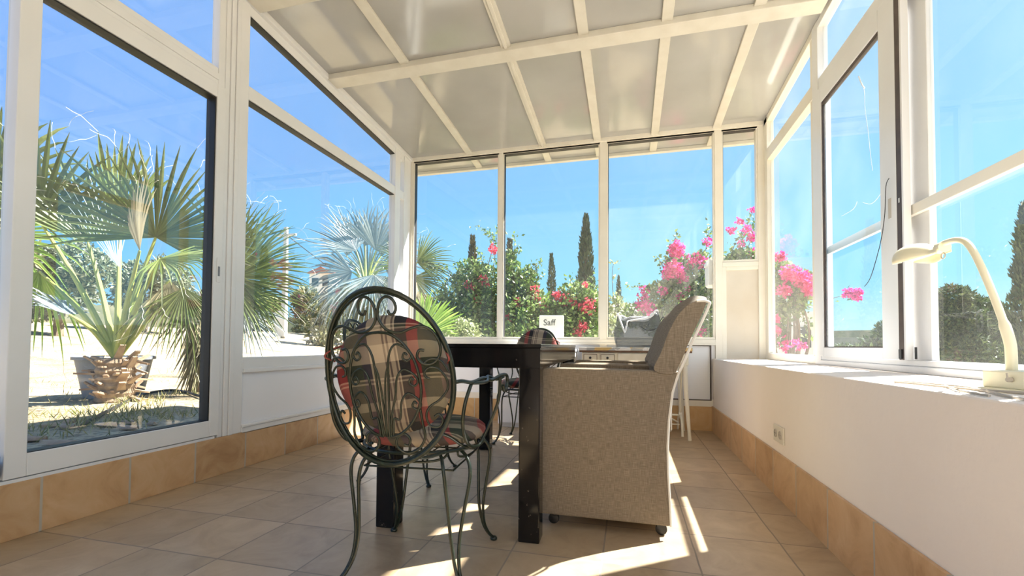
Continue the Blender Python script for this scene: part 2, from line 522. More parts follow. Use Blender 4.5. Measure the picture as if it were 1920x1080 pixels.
# ------------------------------------------------------------------ mesh helper
class MB:
    def __init__(s):
        s.v, s.f, s.uv = [], [], None

    def box(s, x0, x1, y0, y1, z0, z1):
        b = len(s.v)
        s.v += [(x, y, z) for z in (z0, z1) for y in (y0, y1) for x in (x0, x1)]
        s.f += [tuple(b + i for i in q) for q in ((0, 2, 3, 1), (4, 5, 7, 6), (0, 1, 5, 4), (2, 6, 7, 3), (0, 4, 6, 2), (1, 3, 7, 5))]
        return s

    def hexa(s, p):
        """8 points: bottom quad (ccw) then top quad"""
        b = len(s.v)
        s.v += [tuple(q) for q in p]
        s.f += [tuple(b + i for i in q) for q in ((3, 2, 1, 0), (4, 5, 6, 7), (0, 1, 5, 4), (1, 2, 6, 5), (2, 3, 7, 6), (3, 0, 4, 7))]
        return s

    def tube(s, pts, r, n=8, cap=True):
        pts = [Vector(p) for p in pts]
        k = len(pts)
        rs = r if isinstance(r, (list, tuple)) else [r] * k
        b = len(s.v)
        t0 = (pts[1] - pts[0]).normalized()
        nrm = t0.orthogonal().normalized()
        for i, p in enumerate(pts):
            t = (pts[min(i + 1, k - 1)] - pts[max(i - 1, 0)])
            if t.length < 1e-9:
                t = t0
            t.normalize()
            nrm = nrm - t * nrm.dot(t)
            if nrm.length < 1e-6:
                nrm = t.orthogonal()
            nrm.normalize()
            bi = t.cross(nrm)
            for j in range(n):
                a = 2 * math.pi * j / n
                q = p + (nrm * math.cos(a) + bi * math.sin(a)) * rs[i]
                s.v.append(tuple(q))
        for i in range(k - 1):
            for j in range(n):
                a, c = b + i * n + j, b + i * n + (j + 1) % n
                s.f.append((a, c, c + n, a + n))
        if cap:
            s.f.append(tuple(b + j for j in range(n))[::-1])
            s.f.append(tuple(b + (k - 1) * n + j for j in range(n)))
        return s

    def ring(s, pts, r, n=8):
        """closed tube"""
        pts = [Vector(p) for p in pts]
        k = len(pts)
        b = len(s.v)
        nrm = (pts[1] - pts[0]).orthogonal().normalized()
        c = sum(pts, Vector()) / k
        for i, p in enumerate(pts):
            t = (pts[(i + 1) % k] - pts[i - 1]).normalized()
            o = (p - c)
            o = (o - t * o.dot(t)).normalized()
            bi = t.cross(o)
            for j in range(n):
                a = 2 * math.pi * j / n
                s.v.append(tuple(p + (o * math.cos(a) + bi * math.sin(a)) * r))
        for i in range(k):
            for j in range(n):
                a, c_ = b + i * n + j, b + i * n + (j + 1) % n
                a2, c2 = b + ((i + 1) % k) * n + j, b + ((i + 1) % k) * n + (j + 1) % n
                s.f.append((a, c_, c2, a2))
        return s

    def lathe(s, prof, n=24, o=(0, 0, 0), ax=None, cap=True):
        b = len(s.v)
        o = Vector(o)
        rot = Matrix.Identity(3) if ax is None else Vector(ax).to_track_quat('Z', 'Y').to_matrix()
        for r, z in prof:
            for j in range(n):
                a = 2 * math.pi * j / n
                s.v.append(tuple(o + rot @ Vector((r * math.cos(a), r * math.sin(a), z))))
        for i in range(len(prof) - 1):
            for j in range(n):
                a, c = b + i * n + j, b + i * n + (j + 1) % n
                s.f.append((a, c, c + n, a + n))
        if cap:
            s.f.append(tuple(b + j for j in range(n))[::-1])
            s.f.append(tuple(b + (len(prof) - 1) * n + j for j in range(n)))
        return s

    def prism(s, poly, f0, f1):
        """poly: list of 2D; f0/f1 map 2D -> 3D for the two caps"""
        b = len(s.v)
        k = len(poly)
        s.v += [tuple(f0(*p)) for p in poly] + [tuple(f1(*p)) for p in poly]
        s.f.append(tuple(b + i for i in range(k))[::-1])
        s.f.append(tuple(b + k + i for i in range(k)))
        for i in range(k):
            j = (i + 1) % k
            s.f.append((b + i, b + j, b + k + j, b + k + i))
        return s

    def grid(s, fn, nu, nv, wrap=False):
        b = len(s.v)
        for i in range(nu + 1):
            for j in range(nv + 1):
                s.v.append(tuple(fn(i / nu, j / nv)))
        for i in range(nu):
            for j in range(nv):
                a = b + i * (nv + 1) + j
                s.f.append((a, a + nv + 1, a + nv + 2, a + 1))
        return s

    def leaf(s, p, d, nrm, L, W, fold=.0):
        b = len(s.v)
        side = d.cross(nrm).normalized()
        m = p + d * (L * .45) - nrm * (fold * L)
        s.v += [tuple(p), tuple(m + side * W * .5), tuple(p + d * L), tuple(m - side * W * .5)]
        s.f += [(b, b + 1, b + 2), (b, b + 2, b + 3)]

    def build(s, name, m, parent=None, smooth=False, bevel=0, angle=40, loc=None, rz=None, solid=0):
        me = bpy.data.meshes.new(name)
        me.from_pydata(s.v, [], s.f)
        me.materials.append(m)
        o = bpy.data.objects.new(name, me)
        col.objects.link(o)
        if parent:
            o.parent = parent
        if smooth:
            me.polygons.foreach_set('use_smooth', [True] * len(me.polygons))
            if angle < 180:
                me.set_sharp_from_angle(angle=R(angle))
        if loc is not None:
            o.location = loc
        if rz is not None:
            o.rotation_euler.z = rz
        if solid:
            md = o.modifiers.new('s', 'SOLIDIFY')
            md.thickness = solid
            md.offset = 0
        if bevel:
            md = o.modifiers.new('b', 'BEVEL')
            md.width = bevel
            md.segments = 2
            md.limit_method = 'ANGLE'
        me.update()
        return o


def tag(o, label=None, cat=None, group=None, kind=None):
    if label: o['label'] = label
    if cat: o['category'] = cat
    if group: o['group'] = group
    if kind: o['kind'] = kind
    return o


def empty(name, loc=(0, 0, 0), rz=0):
    o = bpy.data.objects.new(name, None)
    o.empty_display_size = .1
    col.objects.link(o)
    o.location = loc
    o.rotation_euler.z = rz
    return o


def copy_tree(o, parent=None):
    c = o.copy()
    col.objects.link(c)
    c.parent = parent
    for ch in [k for k in bpy.data.objects if k.parent == o]:
        copy_tree(ch, c)
    return c


def struct(o, label=None, cat=None):
    return tag(o, label, cat, None, 'structure')


def cat_rom(pts, n=6, closed=False):
    pts = [Vector(p) for p in pts]
    out = []
    k = len(pts)
    for i in range(k if closed else k - 1):
        if closed:
            p0, p1, p2, p3 = pts[i - 1], pts[i], pts[(i + 1) % k], pts[(i + 2) % k]
        else:
            p0, p1, p2, p3 = pts[max(i - 1, 0)], pts[i], pts[i + 1], pts[min(i + 2, k - 1)]
        for j in range(n):
            t = j / n
            out.append(.5 * ((2 * p1) + (p2 - p0) * t + (2 * p0 - 5 * p1 + 4 * p2 - p3) * t * t + (3 * p1 - p0 - 3 * p2 + p3) * t ** 3))
    if not closed:
        out.append(pts[-1])
    return out


# ------------------------------------------------------------------ the room
XL, XR, XB, YB = -2.277, 1.163, .7336, 4.386
Y0 = -1.6
SILL = .645


def roof(y):
    return 2.758 + .0626 * (YB - y)


struct(MB().box(XL - .1, XR + .12, Y0, YB + .1, -.12, 0).build('floor', M['floor']), 'terracotta tiled conservatory floor in square tiles', 'floor')
# right parapet wall with deep sill
struct(MB().box(XB, XR + .14, Y0, YB, 0, SILL).build('wall_right', M['wall'], bevel=.006), 'low white plastered wall with deep window sill on the right', 'wall')
struct(MB().box(XL - .02, XR + .14, Y0 - .2, Y0, 0, 3.25).build('wall_rear', M['wall']), 'white house wall behind the viewer', 'wall')
# skirting
struct(MB().box(XL - .05, XL + .012, Y0, YB - .012, 0, .215).build('baseboard_left', M['base_l'], bevel=.002), 'tall terracotta tile skirting along the left glazing', 'skirting')
struct(MB().box(XB - .012, XB - .0005, Y0, YB + .0, 0, .221).build('baseboard_right', M['base_l']), 'tall terracotta tile skirting along the right wall', 'skirting')
struct(MB().box(XL + .012, XB - .012, YB - .012, YB + .03, 0, .215).build('baseboard_back', M['base_b']), 'tall terracotta tile skirting along the back wall', 'skirting')

# ceiling: roof panels + rafters + purlins
cl = MB().hexa([(XL - .1, Y0 - .2, roof(Y0 - .2)), (XR + .06, Y0 - .2, roof(Y0 - .2)), (XR + .06, YB + .36, roof(YB + .36)), (XL - .1, YB + .36, roof(YB + .36)),
                (XL - .1, Y0 - .2, roof(Y0 - .2) + .05), (XR + .06, Y0 - .2, roof(Y0 - .2) + .05), (XR + .06, YB + .36, roof(YB + .36) + .05), (XL - .1, YB + .36, roof(YB + .36) + .05)]).build('ceiling', M['ceil'])
struct(cl, 'sloping cream panelled roof lining crossed by pale battens', 'ceiling')


def rbox(m, x0, x1, y0, y1, d):
    """a bar hugging the underside of the sloping roof"""
    m.hexa([(x0, y0, roof(y0) - d), (x1, y0, roof(y0) - d), (x1, y1, roof(y1) - d), (x0, y1, roof(y1) - d),
            (x0, y0, roof(y0)), (x1, y0, roof(y0)), (x1, y1, roof(y1)), (x0, y1, roof(y1))])
    return m


for i, x in enumerate((-1.60, -.825, -.29, .24, .775)):
    m = MB()
    rbox(m, x - .034, x + .034, 3.09, YB + .33, .022)
    rbox(m, x - .034, x + .034, 2.31, 2.975, .022)
    rbox(m, x - .034, x + .034, Y0, 2.19, .022)
    if i == 1:
        rbox(m, x - .012, x + .012, 3.09, YB, .032)
        rbox(m, x - .012, x + .012, 2.31, 2.975, .032)
    m.build('rafter', M['rafter'], cl, bevel=.003)
for y in (3.03, 2.25, .9, -.4):
    m = MB()
    rbox(m, XL + .02, XR - .02, y - .058, y + .06, .045)
    m.build('purlin', M['rafter'], cl, bevel=.004)
m = MB()
m.hexa([(XL - .1, YB + .31, roof(YB + .36) - .03), (XR + .06, YB + .31, roof(YB + .36) - .03), (XR + .06, YB + .36, roof(YB + .36) - .03), (XL - .1, YB + .36, roof(YB + .36) - .03),
        (XL - .1, YB + .31, roof(YB + .36) + .0), (XR + .06, YB + .31, roof(YB + .36) + .0), (XR + .06, YB + .36, roof(YB + .36) + .0), (XL - .1, YB + .36, roof(YB + .36) + .0)])
m.build('eave_fascia', M['rafter'], cl)

FD = .055  # frame depth


def xw(m, side, y0, y1, z0, z1, proud=0.0, deep=FD):
    """a bar in a side wall; z1 None -> up to the roof"""
    a, b = (XL - deep, XL + proud) if side == 'L' else (XR - proud, XR + deep)
    if z1 is None:
        m.hexa([(a, y0, z0), (b, y0, z0), (b, y1, z0), (a, y1, z0), (a, y0, roof(y0) - .002), (b, y0, roof(y0) - .002), (b, y1, roof(y1) - .002), (a, y1, roof(y1) - .002)])
    else:
        m.box(a, b, y0, y1, z0, z1)
    return m


def slopebar(m, side, y0, y1, d0, d1, proud=0.0, deep=FD):
    a, b = (XL - deep, XL + proud) if side == 'L' else (XR - proud, XR + deep)
    m.hexa([(a, y0, roof(y0) - d1), (b, y0, roof(y0) - d1), (b, y1, roof(y1) - d1), (a, y1, roof(y1) - d1),
            (a, y0, roof(y0) - d0), (b, y0, roof(y0) - d0), (b, y1, roof(y1) - d0), (a, y1, roof(y1) - d0)])
    return m


def pane(side, y0, y1, z0, z1, m, parent, x=None, name='glass_pane'):
    """z1 None -> sloping top"""
    if side == 'L':
        a, b = XL - .032, XL - .028
    elif side == 'R':
        a, b = XR + .028, XR + .032
    if x is not None:
        a, b = x, x + .004
    mb = MB()
    if z1 is None:
        mb.hexa([(a, y0, z0), (b, y0, z0), (b, y1, z0), (a, y1, z0), (a, y0, roof(y0) - .04), (b, y0, roof(y0) - .04), (b, y1, roof(y1) - .04), (a, y1, roof(y1) - .04)])
    else:
        mb.box(a, b, y0, y1, z0, z1)
    return mb.build(name, m, parent)


F = M['frame']
# ---- left wall
w1 = struct(empty('window_1', (0, 0, 0)), 'leftmost glazed bay at the edge of the picture', 'window')
m = MB()
xw(m, 'L', -1.6, 1.165, .215, .30)
xw(m, 'L', -1.6, -1.5, .30, None)
xw(m, 'L', -1.5, 1.165, 2.235, 2.33)
slopebar(m, 'L', -1.5, 1.165, 0, .10)
xw(m, 'L', -.25, -.17, .30, 2.235)
m.build('window_frame', F, w1, bevel=.003)
pane('L', -1.5, -.25, .30, 2.235, M['glass_left'], w1)
pane('L', -.17, 1.165, .30, 2.235, M['glass_left'], w1)
pane('L', -1.5, 1.165, 2.33, None, M['glass_left'], w1)
MB().box(XL + .002, XL + .03, 1.10, 1.155, .25, .33).build('latch', M['gasket'], w1, bevel=.003)

w2 = struct(empty('window_2'), 'large sliding glazed door leaf on the left looking at the potted palm', 'window')
m = MB()
xw(m, 'L', 1.165, 2.045, 2.235, 2.262, .0)
xw(m, 'L', 1.165, 2.045, 2.262, 2.30, .006)
xw(m, 'L', 1.165, 2.045, 2.30, 2.335, -.004)
slopebar(m, 'L', 1.165, 2.06, 0, .045, .012)
slopebar(m, 'L', 1.165, 2.06, .045, .10)
xw(m, 'L', 1.165, 2.07, .205, .228, .008)
m.build('window_frame', F, w2, bevel=.0025)
s = MB()
xw(s, 'L', 1.172, 1.24, .232, 2.232, .014)
xw(s, 'L', 2.03, 2.088, .232, 2.232, .014)
xw(s, 'L', 1.24, 2.03, .232, .32, .014)
xw(s, 'L', 1.24, 2.03, 2.155, 2.232, .014)
sash = s.build('sash', F, w2, bevel=.003)
m = MB()
xw(m, 'L', 1.232, 1.24, .315, 2.16, .006)
xw(m, 'L', 2.022, 2.03, .315, 2.16, .006)
xw(m, 'L', 1.24, 2.022, .315, .323, .006)
xw(m, 'L', 1.24, 2.022, 2.148, 2.156, .006)
m.build('gasket', M['gasket'], sash)
pane('L', 1.24, 2.03, .32, 2.155, M['glass_left'], w2)
pane('L', 1.165, 2.03, 2.33, None, M['glass_left'], w2)
h = MB()
h.box(XL + .014, XL + .018, 2.048, 2.072, 1.10, 1.24)
hh = h.build('recessed_pull', F, w2, bevel=.002)
MB().box(XL + .0185, XL + .0195, 2.054, 2.066, 1.135, 1.19).build('pull_slot', M['pot'], hh)

m = MB()
xw(m, 'L', 2.088, 2.118, .215, None, .004)
xw(m, 'L', 2.12, 2.15, .215, None, .010)
xw(m, 'L', 2.152, 2.18, .215, None, .016)
xw(m, 'L', 2.182, 2.25, .215, None, .008)
xw(m, 'L', 2.045, 2.088, 2.233, None, .0)
struct(m.build('trim_1', F, bevel=.003), 'broad grooved white post between the left door and window', 'post')

w3 = struct(empty('window_3'), 'wide fixed window on the left wall above a white panel', 'window')
m = MB()
xw(m, 'L', 2.25, 4.30, .59, .668, .01)
xw(m, 'L', 2.25, 4.30, .575, .60, .018)
xw(m, 'L', 2.25, 4.30, 2.262, 2.345, .008)
slopebar(m, 'L', 2.06, YB, 0, .04, .03)
slopebar(m, 'L', 2.06, YB, .04, .10, .004)
xw(m, 'L', 4.05, 4.155, .59, None, .012)
m.build('window_frame', F, w3, bevel=.003)
m = MB()
slopebar(m, 'L', 2.25, 4.05, .10, .108, -.002)
xw(m, 'L', 2.25, 4.05, 2.256, 2.262, -.002)
m.build('gasket', M['gasket'], w3)
pane('L', 2.25, 4.05, .668, 2.262, M['glass_left'], w3)
pane('L', 2.25, 4.05, 2.345, None, M['glass_left'], w3)

w4 = struct(empty('window_4'), 'very narrow window strip at the far end of the left wall', 'window')
m = MB()
xw(m, 'L', 4.235, YB + .05, .2, None, .012)
m.build('window_frame', F, w4, bevel=.003)
pane('L', 4.155, 4.235, .668, 2.262, M['glass_left'], w4)
pane('L', 4.155, 4.235, 2.345, None, M['glass_left'], w4)

m = MB()
xw(m, 'L', 2.25, 4.235, .24, .59, -.008)
wl = struct(m.build('wall_left', M['panel']), 'white infill panel under the wide left window', 'wall')
m = MB()
xw(m, 'L', 2.25, 4.235, .205, .245, .012)
xw(m, 'L', 2.25, 4.235, .245, .262, .02)
m.build('panel_bead', F, wl, bevel=.004)

# ---- back wall (plane y = YB)
def yw(m, x0, x1, z0, z1, proud=0., deep=FD):
    m.box(x0, x1, YB - proud, YB + deep, z0, z1)
    return m


ZT = 2.70
def backbay(n, x0, x1, z0, label, gm):
    wdw = struct(empty('window_%d' % n), label, 'window')
    m = MB()
    yw(m, x0 - .012, x1 + .012, ZT, ZT + .02, .004)
    yw(m, x0 - .012, x1 + .012, z0 - .02, z0, .004)
    yw(m, x0 - .012, x0, z0, ZT, .004)
    yw(m, x1, x1 + .012, z0, ZT, .004)
    m.build('window_frame', M['frame_warm'], wdw, bevel=.002)
    g = MB()
    yw(g, x0, x1, ZT - .0015, ZT, .003)
    yw(g, x0, x0 + .004, z0, ZT, -.006)
    g.build('gasket', M['gasket'], wdw)
    MB().box(x0, x1, YB + .028, YB + .032, z0, ZT).build('glass_pane', gm, wdw)
    return wdw


backbay(5, -2.222, -1.292, .838, 'tall back window, leftmost, with palm fronds behind', M['glass'])
backbay(6, -1.225, -.279, .838, 'tall back window behind the table with cypress outside', M['glass'])
backbay(7, -.189, .744, .838, 'tall back window behind the armchair backs', M['glass_dusty'])
backbay(8, .828, 1.099, 1.53, 'small high window in the back right corner', M['glass_dusty'])
FWm = M['frame_warm']
m = MB()
for x0, x1 in ((XL - .04, -2.234), (-1.28, -1.237), (-.267, -.201), (.756, .816), (1.111, XR + .06)):
    yw(m, x0, x1, .2, ZT + .055, .012)
yw(m, XL, XR, ZT + .02, ZT + .062, .016)
yw(m, XL, XR, ZT + .0, ZT + .02, .004, .02)
yw(m, XL, .756, .775, .818, .014)
yw(m, XL, .756, .765, .785, .02)
yw(m, XL, XB, .205, .275, .008)
yw(m, .816, 1.111, 1.47, 1.51, .012)
struct(m.build('trim_2', FWm, bevel=.003), 'cream posts and rails framing the back windows', 'frame')
m = MB()
yw(m, XL, .756, .275, .766, -.012)
struct(m.build('wall_back', M['panel']), 'white infill panels below the back windows', 'wall')
m = MB()
yw(m, .12, .712, .268, .276, .010)
yw(m, .712, .721, .268, .765, .010)
yw(m, .12, .712, .757, .764, .010)
struct(m.build('trim_3', M['brownseal']), 'dark brown seal around the right-hand infill panel', 'seal')
m = MB()
yw(m, .816, 1.111, SILL, 1.47, -.01)
struct(m.build('wall_recess', M['stain']), 'stained cream panel in the back right corner above the sill', 'wall')
m = MB()
yw(m, .816, .85, SILL, 1.47, .006)
yw(m, .85, 1.111, 1.44, 1.47, .006)
struct(m.build('trim_4', FWm, bevel=.003), 'cream bead around the stained corner panel', 'frame')

# ---- right wall glazing
w9 = struct(empty('window_9'), 'fixed window at the far end of the right wall with pink bougainvillea outside', 'window')
m = MB()
xw(m, 'R', 3.29, 4.30, SILL, .70, .0)
xw(m, 'R', 3.29, 4.30, 2.372, 2.47, .0)
xw(m, 'R', 4.297, YB - .002, SILL, None, .0)
xw(m, 'R', 3.29, 3.345, .70, None, -.005)
slopebar(m, 'R', 3.26, YB, 0, .05, .0)
m.build('window_frame', FWm, w9, bevel=.003)
pane('R', 3.345, 4.297, .70, 2.372, M['glass_dusty'], w9)
pane('R', 3.345, 4.297, 2.47, None, M['glass_dusty'], w9)

m = MB()
xw(m, 'R', 3.20, 3.29, SILL, None, .004)
struct(m.build('trim_5', F, bevel=.003), 'white post between the two right windows', 'post')

w10 = struct(empty('window_10'), 'sliding sash window on the right wall', 'window')
m = MB()
xw(m, 'R', 1.45, 3.20, SILL, .675, .01)
xw(m, 'R', 1.45, 3.20, .675, .70, .002)
xw(m, 'R', 1.45, 3.20, 2.345, 2.45, .0)
xw(m, 'R', 1.45, 3.20, 2.345, 2.36, .012)
xw(m, 'R', 3.165, 3.20, .70, 2.345, -.02)
slopebar(m, 'R', 1.45, 3.26, 0, .05, .0)
m.build('window_frame', F, w10, bevel=.003)
pane('R', 1.45, 3.20, 2.45, None, M['glass_dusty'], w10)
s = MB()
for a, b, c, d in ((3.093, 3.15, .70, 2.343), (2.31, 2.44, .70, 2.343), (2.44, 3.093, .70, .752), (2.44, 3.093, 2.245, 2.343)):
    s.box(XR - .030, XR - .002, a, b, c, d)
sash = s.build('sash', F, w10, bevel=.003)
s = MB()
s.box(XR - .024, XR - .006, 3.085, 3.093, .752, 2.245)
s.box(XR - .024, XR - .006, 2.44, 2.448, .752, 2.245)
s.box(XR - .024, XR - .006, 2.448, 3.085, .752, .758)
s.box(XR - .024, XR - .006, 2.448, 3.085, 2.225, 2.245)
s.build('glazing_bead', M['brownseal'], sash)
MB().box(XR - .018, XR - .014, 2.448, 3.085, .758, 2.225).build('glass_pane', M['glass_blue'], w10)
m = MB()
m.box(XR - .029, XR - .004, 2.268, 2.309, .70, 2.343)
m.build('brush_seal', M['brownseal'], w10)
m = MB()
m.box(XR - .031, XR - .004, 2.256, 2.268, .70, 2.343)
m.build('track_edge', F, w10)
MB().box(XR - .034, XR - .029, 2.285, 2.305, .705, .745).build('roller_plug', M['gasket'], w10)
MB().box(XR - .008, XR - .002, 2.236, 2.243, .705, .755).build('latch', M['gasket'], w10)
MB().box(XR - .032, XR - .0301, 2.35, 2.372, 1.33, 1.42).build('recessed_pull', M['outlet_dark'], w10, bevel=.002)
MB().box(XR - .0295, XR - .028, 2.288, 2.296, 1.38, 1.40).build('screw_cap', M['whiteplastic'], w10)
# outer fixed leaf behind (white stile + rail)
m = MB()
m.box(XR + .024, XR + .05, 2.19, 2.36, .70, 2.345)
m.build('outer_stile', M['frame'], w10, bevel=.003)
m = MB()
m.box(XR + .0, XR + .022, 1.45, 3.165, 1.314, 1.358)
m.build('outer_rail', FWm, w10, bevel=.002)
m = MB()
m.box(XR + .024, XR + .05, 1.50, 1.60, .70, 2.345)
m.build('outer_stile', M['frame'], w10, bevel=.003)
pane('R', 1.60, 2.19, .70, 2.345, M['glass_haze'], w10, XR + .036)
# marks on the sash glass
m = MB()
g = lambda px, py, x=XR - .019: CAM + (at(px, py, 1) - CAM) * (x / (at(px, py, 1) - CAM).x)
m.tube(cat_rom([g(1612, 148), g(1620, 168), g(1622, 205), g(1628, 250), g(1632, 290), g(1636, 320)], 4), .0009, 5)
m.tube(cat_rom([g(1610, 143), g(1616, 158), g(1621, 165)], 3), .003, 5)
m.tube(cat_rom([g(1660, 342), g(1650, 365), g(1634, 382), g(1618, 380)], 3), .0009, 5)
m.tube(cat_rom([g(1607, 378), g(1600, 392), g(1578, 405)], 3), .0009, 5)
m.build('adhesive_trace', M['tapewhite'], w10)
wr = MB().tube(cat_rom([g(1667, 334, XR - .036), g(1661, 350, XR - .04), g(1659, 400, XR - .04), g(1652, 450, XR - .038), g(1639, 500, XR - .036), (g(1630, 525, XR - .034)), g(1621, 537, XR - .034)], 5), .0016, 6)
tag(wr.build('cable', M['cableblack'], smooth=True), 'thin black wire hanging down in front of the right sliding sash', 'cable')

w11 = struct(empty('window_11'), 'near part of the right glazing beyond the picture edge', 'window')
m = MB()
xw(m, 'R', -1.6, 1.45, SILL, .70, 0)
xw(m, 'R', -1.6, 1.45, 2.345, 2.45, 0)
xw(m, 'R', 1.375, 1.45, .70, None, 0)
xw(m, 'R', -.1, 0, .70, None, 0)
xw(m, 'R', -1.6, -1.5, .70, None, 0)
slopebar(m, 'R', -1.6, 1.45, 0, .05, .0)
m.build('window_frame', F, w11, bevel=.003)
pane('R', 0, 1.375, .70, 2.345, M['glass'], w11)
pane('R', -1.5, -.1, .70, 2.345, M['glass'], w11)
pane('R', -1.5, 1.375, 2.45, None, M['glass'], w11)

# outlet
t = empty('wall_socket', (XB, 2.538, .316))
tag(t, 'ivory double wall socket low on the white right wall', 'socket')
MB().box(-.008, 0, -.078, .078, -.042, .042).build('cover_plate', M['outlet'], t, bevel=.003)
for y in (-.035, .035):
    so_ = MB().lathe([(.021, 0), (.021, .003), (.018, .004), (.018, .0015), (.0, .0015)], 20, (-.008, y, 0), (-1, 0, 0), cap=False).build('socket_face', M['outlet_dark'], t, smooth=True)
    MB().lathe([(.0025, 0), (.0025, .001)], 8, (-.0097, y - .009, 0), (-1, 0, 0)).lathe([(.0025, 0), (.0025, .001)], 8, (-.0097, y + .009, 0), (-1, 0, 0)).build('pin_hole', M['gasket'], so_)


# ------------------------------------------------------------------ table
def dining_table():
    t = empty('dining_table', (-.688, 2.445, 0), R(1.5))
    tag(t, 'long black lacquered dining table with square legs and scuffed edges', 'table')
    hw, hl = .345, .76
    MB().box(-hw, hw, -hl, hl, .742, .757).build('tabletop', M['black'], t, bevel=.002)
    m = MB()
    m.box(-hw + .003, hw - .003, -hl + .003, -hl + .03, .663, .742)
    m.box(-hw + .003, hw - .003, hl - .03, hl - .003, .663, .742)
    m.box(-hw + .003, -hw + .03, -hl + .03, hl - .03, .663, .742)
    m.box(hw - .03, hw - .003, -hl + .03, hl - .03, .663, .742)
    m.build('apron', M['black'], t, bevel=.002)
    for sx in (-1, 1):
        for sy in (-1, 1):
            x, y = sx * (hw - .045), sy * (hl - .045)
            MB().box(x - .041, x + .041, y - .041, y + .041, 0, .742).build('leg', M['black'], t, bevel=.004)
    return t


dining_table()


# ------------------------------------------------------------------ armchairs
def armchair():
    """local: faces -x, near side at y=0, far side y=W; x from 0 (front) to .53"""
    W = .60
    t = empty('upholstered_armchair')
    # side profile of the panel (x, z): slightly concave rear edge
    rear = [(.515, .05), (.512, .12), (.505, .25), (.503, .36), (.508, .46), (.522, .57), (.545, .652)]
    prof = [(0, .05)] + rear + [(.45, .655), (.2, .658), (.012, .658), (0, .648)]
    for k, y in enumerate((0, W - .085)):
        m = MB()
        m.prism(prof, lambda x, z, y=y: (x, y, z), lambda x, z, y=y: (x, y + .085, z))
        s = m.build('arm_panel', M['linen'], t, bevel=.010)
        p = MB().tube([(x + .003, y + (.006 if k == 0 else .079), z) for x, z in rear], .0055, 6)
        p.build('piping', M['piping'], s, smooth=True)
    # seat base, rear panel
    m = MB().box(.02, .43, .085, W - .085, .08, .36)
    m.build('seat_base', M['linen'], t, bevel=.01)
    c = MB()

    def cush(u, v):
        a, b = (u - .5) * 2, (v - .5) * 2
        return Vector((.235 + a * .235, W / 2 + b * (W / 2 - .087), .36 + .10 * (1 - abs(a) ** 6) ** .4 * (1 - abs(b) ** 6) ** .4))
    c.grid(cush, 18, 18)
    c.build('seat_cushion', M['linen'], t, smooth=True)
    m = MB()
    nz = 8
    pr = cat_rom([Vector((x, 0, z)) for x, z in rear], 3)
    m.prism([(p.x, p.z) for p in pr] + [(p.x - .06, p.z) for p in reversed(pr)], lambda x, z: (x - .004, .085, z), lambda x, z: (x - .004, W - .085, z))
    m.build('rear_panel', M['linen'], t, smooth=True)
    # backrest: profile swept across the width, rounded upper corners
    m = MB().box(.455, .530, .085, W - .085, .40, .66)
    m.build('inner_back', M['linen'], t, bevel=.01)
    br = [(.545, .652), (.565, .70), (.590, .77), (.618, .84), (.642, .90), (.655, .935), (.658, .95)]
    bf = [(.640, .958), (.615, .955), (.580, .930), (.545, .88), (.515, .81), (.492, .74), (.470, .69), (.464, .672), (.468, .660)]
    def bulge(x, y):
        v = (y - W / 2) / (W / 2)
        return x
    pts = [Vector((x, 0, z)) for x, z in br]
    fr = [Vector((x, 0, z)) for x, z in bf]
    outline = cat_rom(pts + fr, 3) + [Vector((.485, 0, .650)), Vector((.505, 0, .646)), Vector((.530, 0, .646))]
    ny = 14
    m = MB()
    k = len(outline)
    for j in range(ny + 1):
        v = j / ny * 2 - 1
        e = abs(v) ** 10
        y = W / 2 + v * (W / 2 + .004)
        for pi_, p in enumerate(outline):
            top = max(0, (p.z - .6) / .36)
            dz = -.030 * e * top
            dx = -.022 * (1 - v * v) * max(0, min(1, (pi_ - 18) / 6))
            m.v.append((p.x + dx - .01 * e, y, p.z + dz))
    for j in range(ny):
        for i in range(k):
            a, b = j * k + i, j * k + (i + 1) % k
            m.f.append((a, b, b + k, a + k))
    m.f.append(tuple(range(k))[::-1])
    m.f.append(tuple(ny * k + i for i in range(k)))
    bk = m.build('backrest', M['linen'], t, smooth=True, angle=50)
    md = bk.modifiers.new('b', 'BEVEL')
    md.width = .012
    md.segments = 3
    md.limit_method = 'ANGLE'
    p = MB()
    seam = cat_rom([Vector((x + .002, .003, z - .030 * max(0, (z - .6) / .36))) for x, z in br + [(.640, .958), (.612, .957)]], 3)
    p.tube([q + Vector((0, -.006, 0)) for q in seam], .0055, 6)
    p.tube([Vector((q.x, W + .003, q.z)) for q in seam], .0055, 6)
    p.tube([(.548, .004, .648), (.548, W - .004, .648)], .0042, 6)
    p.build('piping', M['piping'], bk, smooth=True)
    for x, y in ((.055, .045), (.488, .045), (.055, W - .045), (.488, W - .045)):
        h = MB().lathe([(.012, .036), (.012, .055), (.02, .058)], 12, (x, y, 0)).box(x - .02, x + .012, y - .014, y + .014, .034, .044).build('castor_fork', M['castor'], t, smooth=True)
        MB().lathe([(.012, -.013), (.021, -.011), (.023, -.004), (.023, .004), (.021, .011), (.012, .013)], 18, (x - .004, y, .023), (0, 1, 0)).build('castor_wheel', M['castor'], h, smooth=True)
    return t


a1 = armchair()
a1.location = (-.358, 1.875, 0)
a1.rotation_euler.z = R(-.5)
tag(a1, 'taupe linen armchair on castors, nearest one on the right of the table', 'armchair', 'linen armchairs along the table')
a2 = copy_tree(a1)
a2.location = (-.350, 2.505, 0)
tag(a2, 'taupe linen armchair standing mostly hidden behind the nearest armchair', 'armchair', 'linen armchairs along the table')


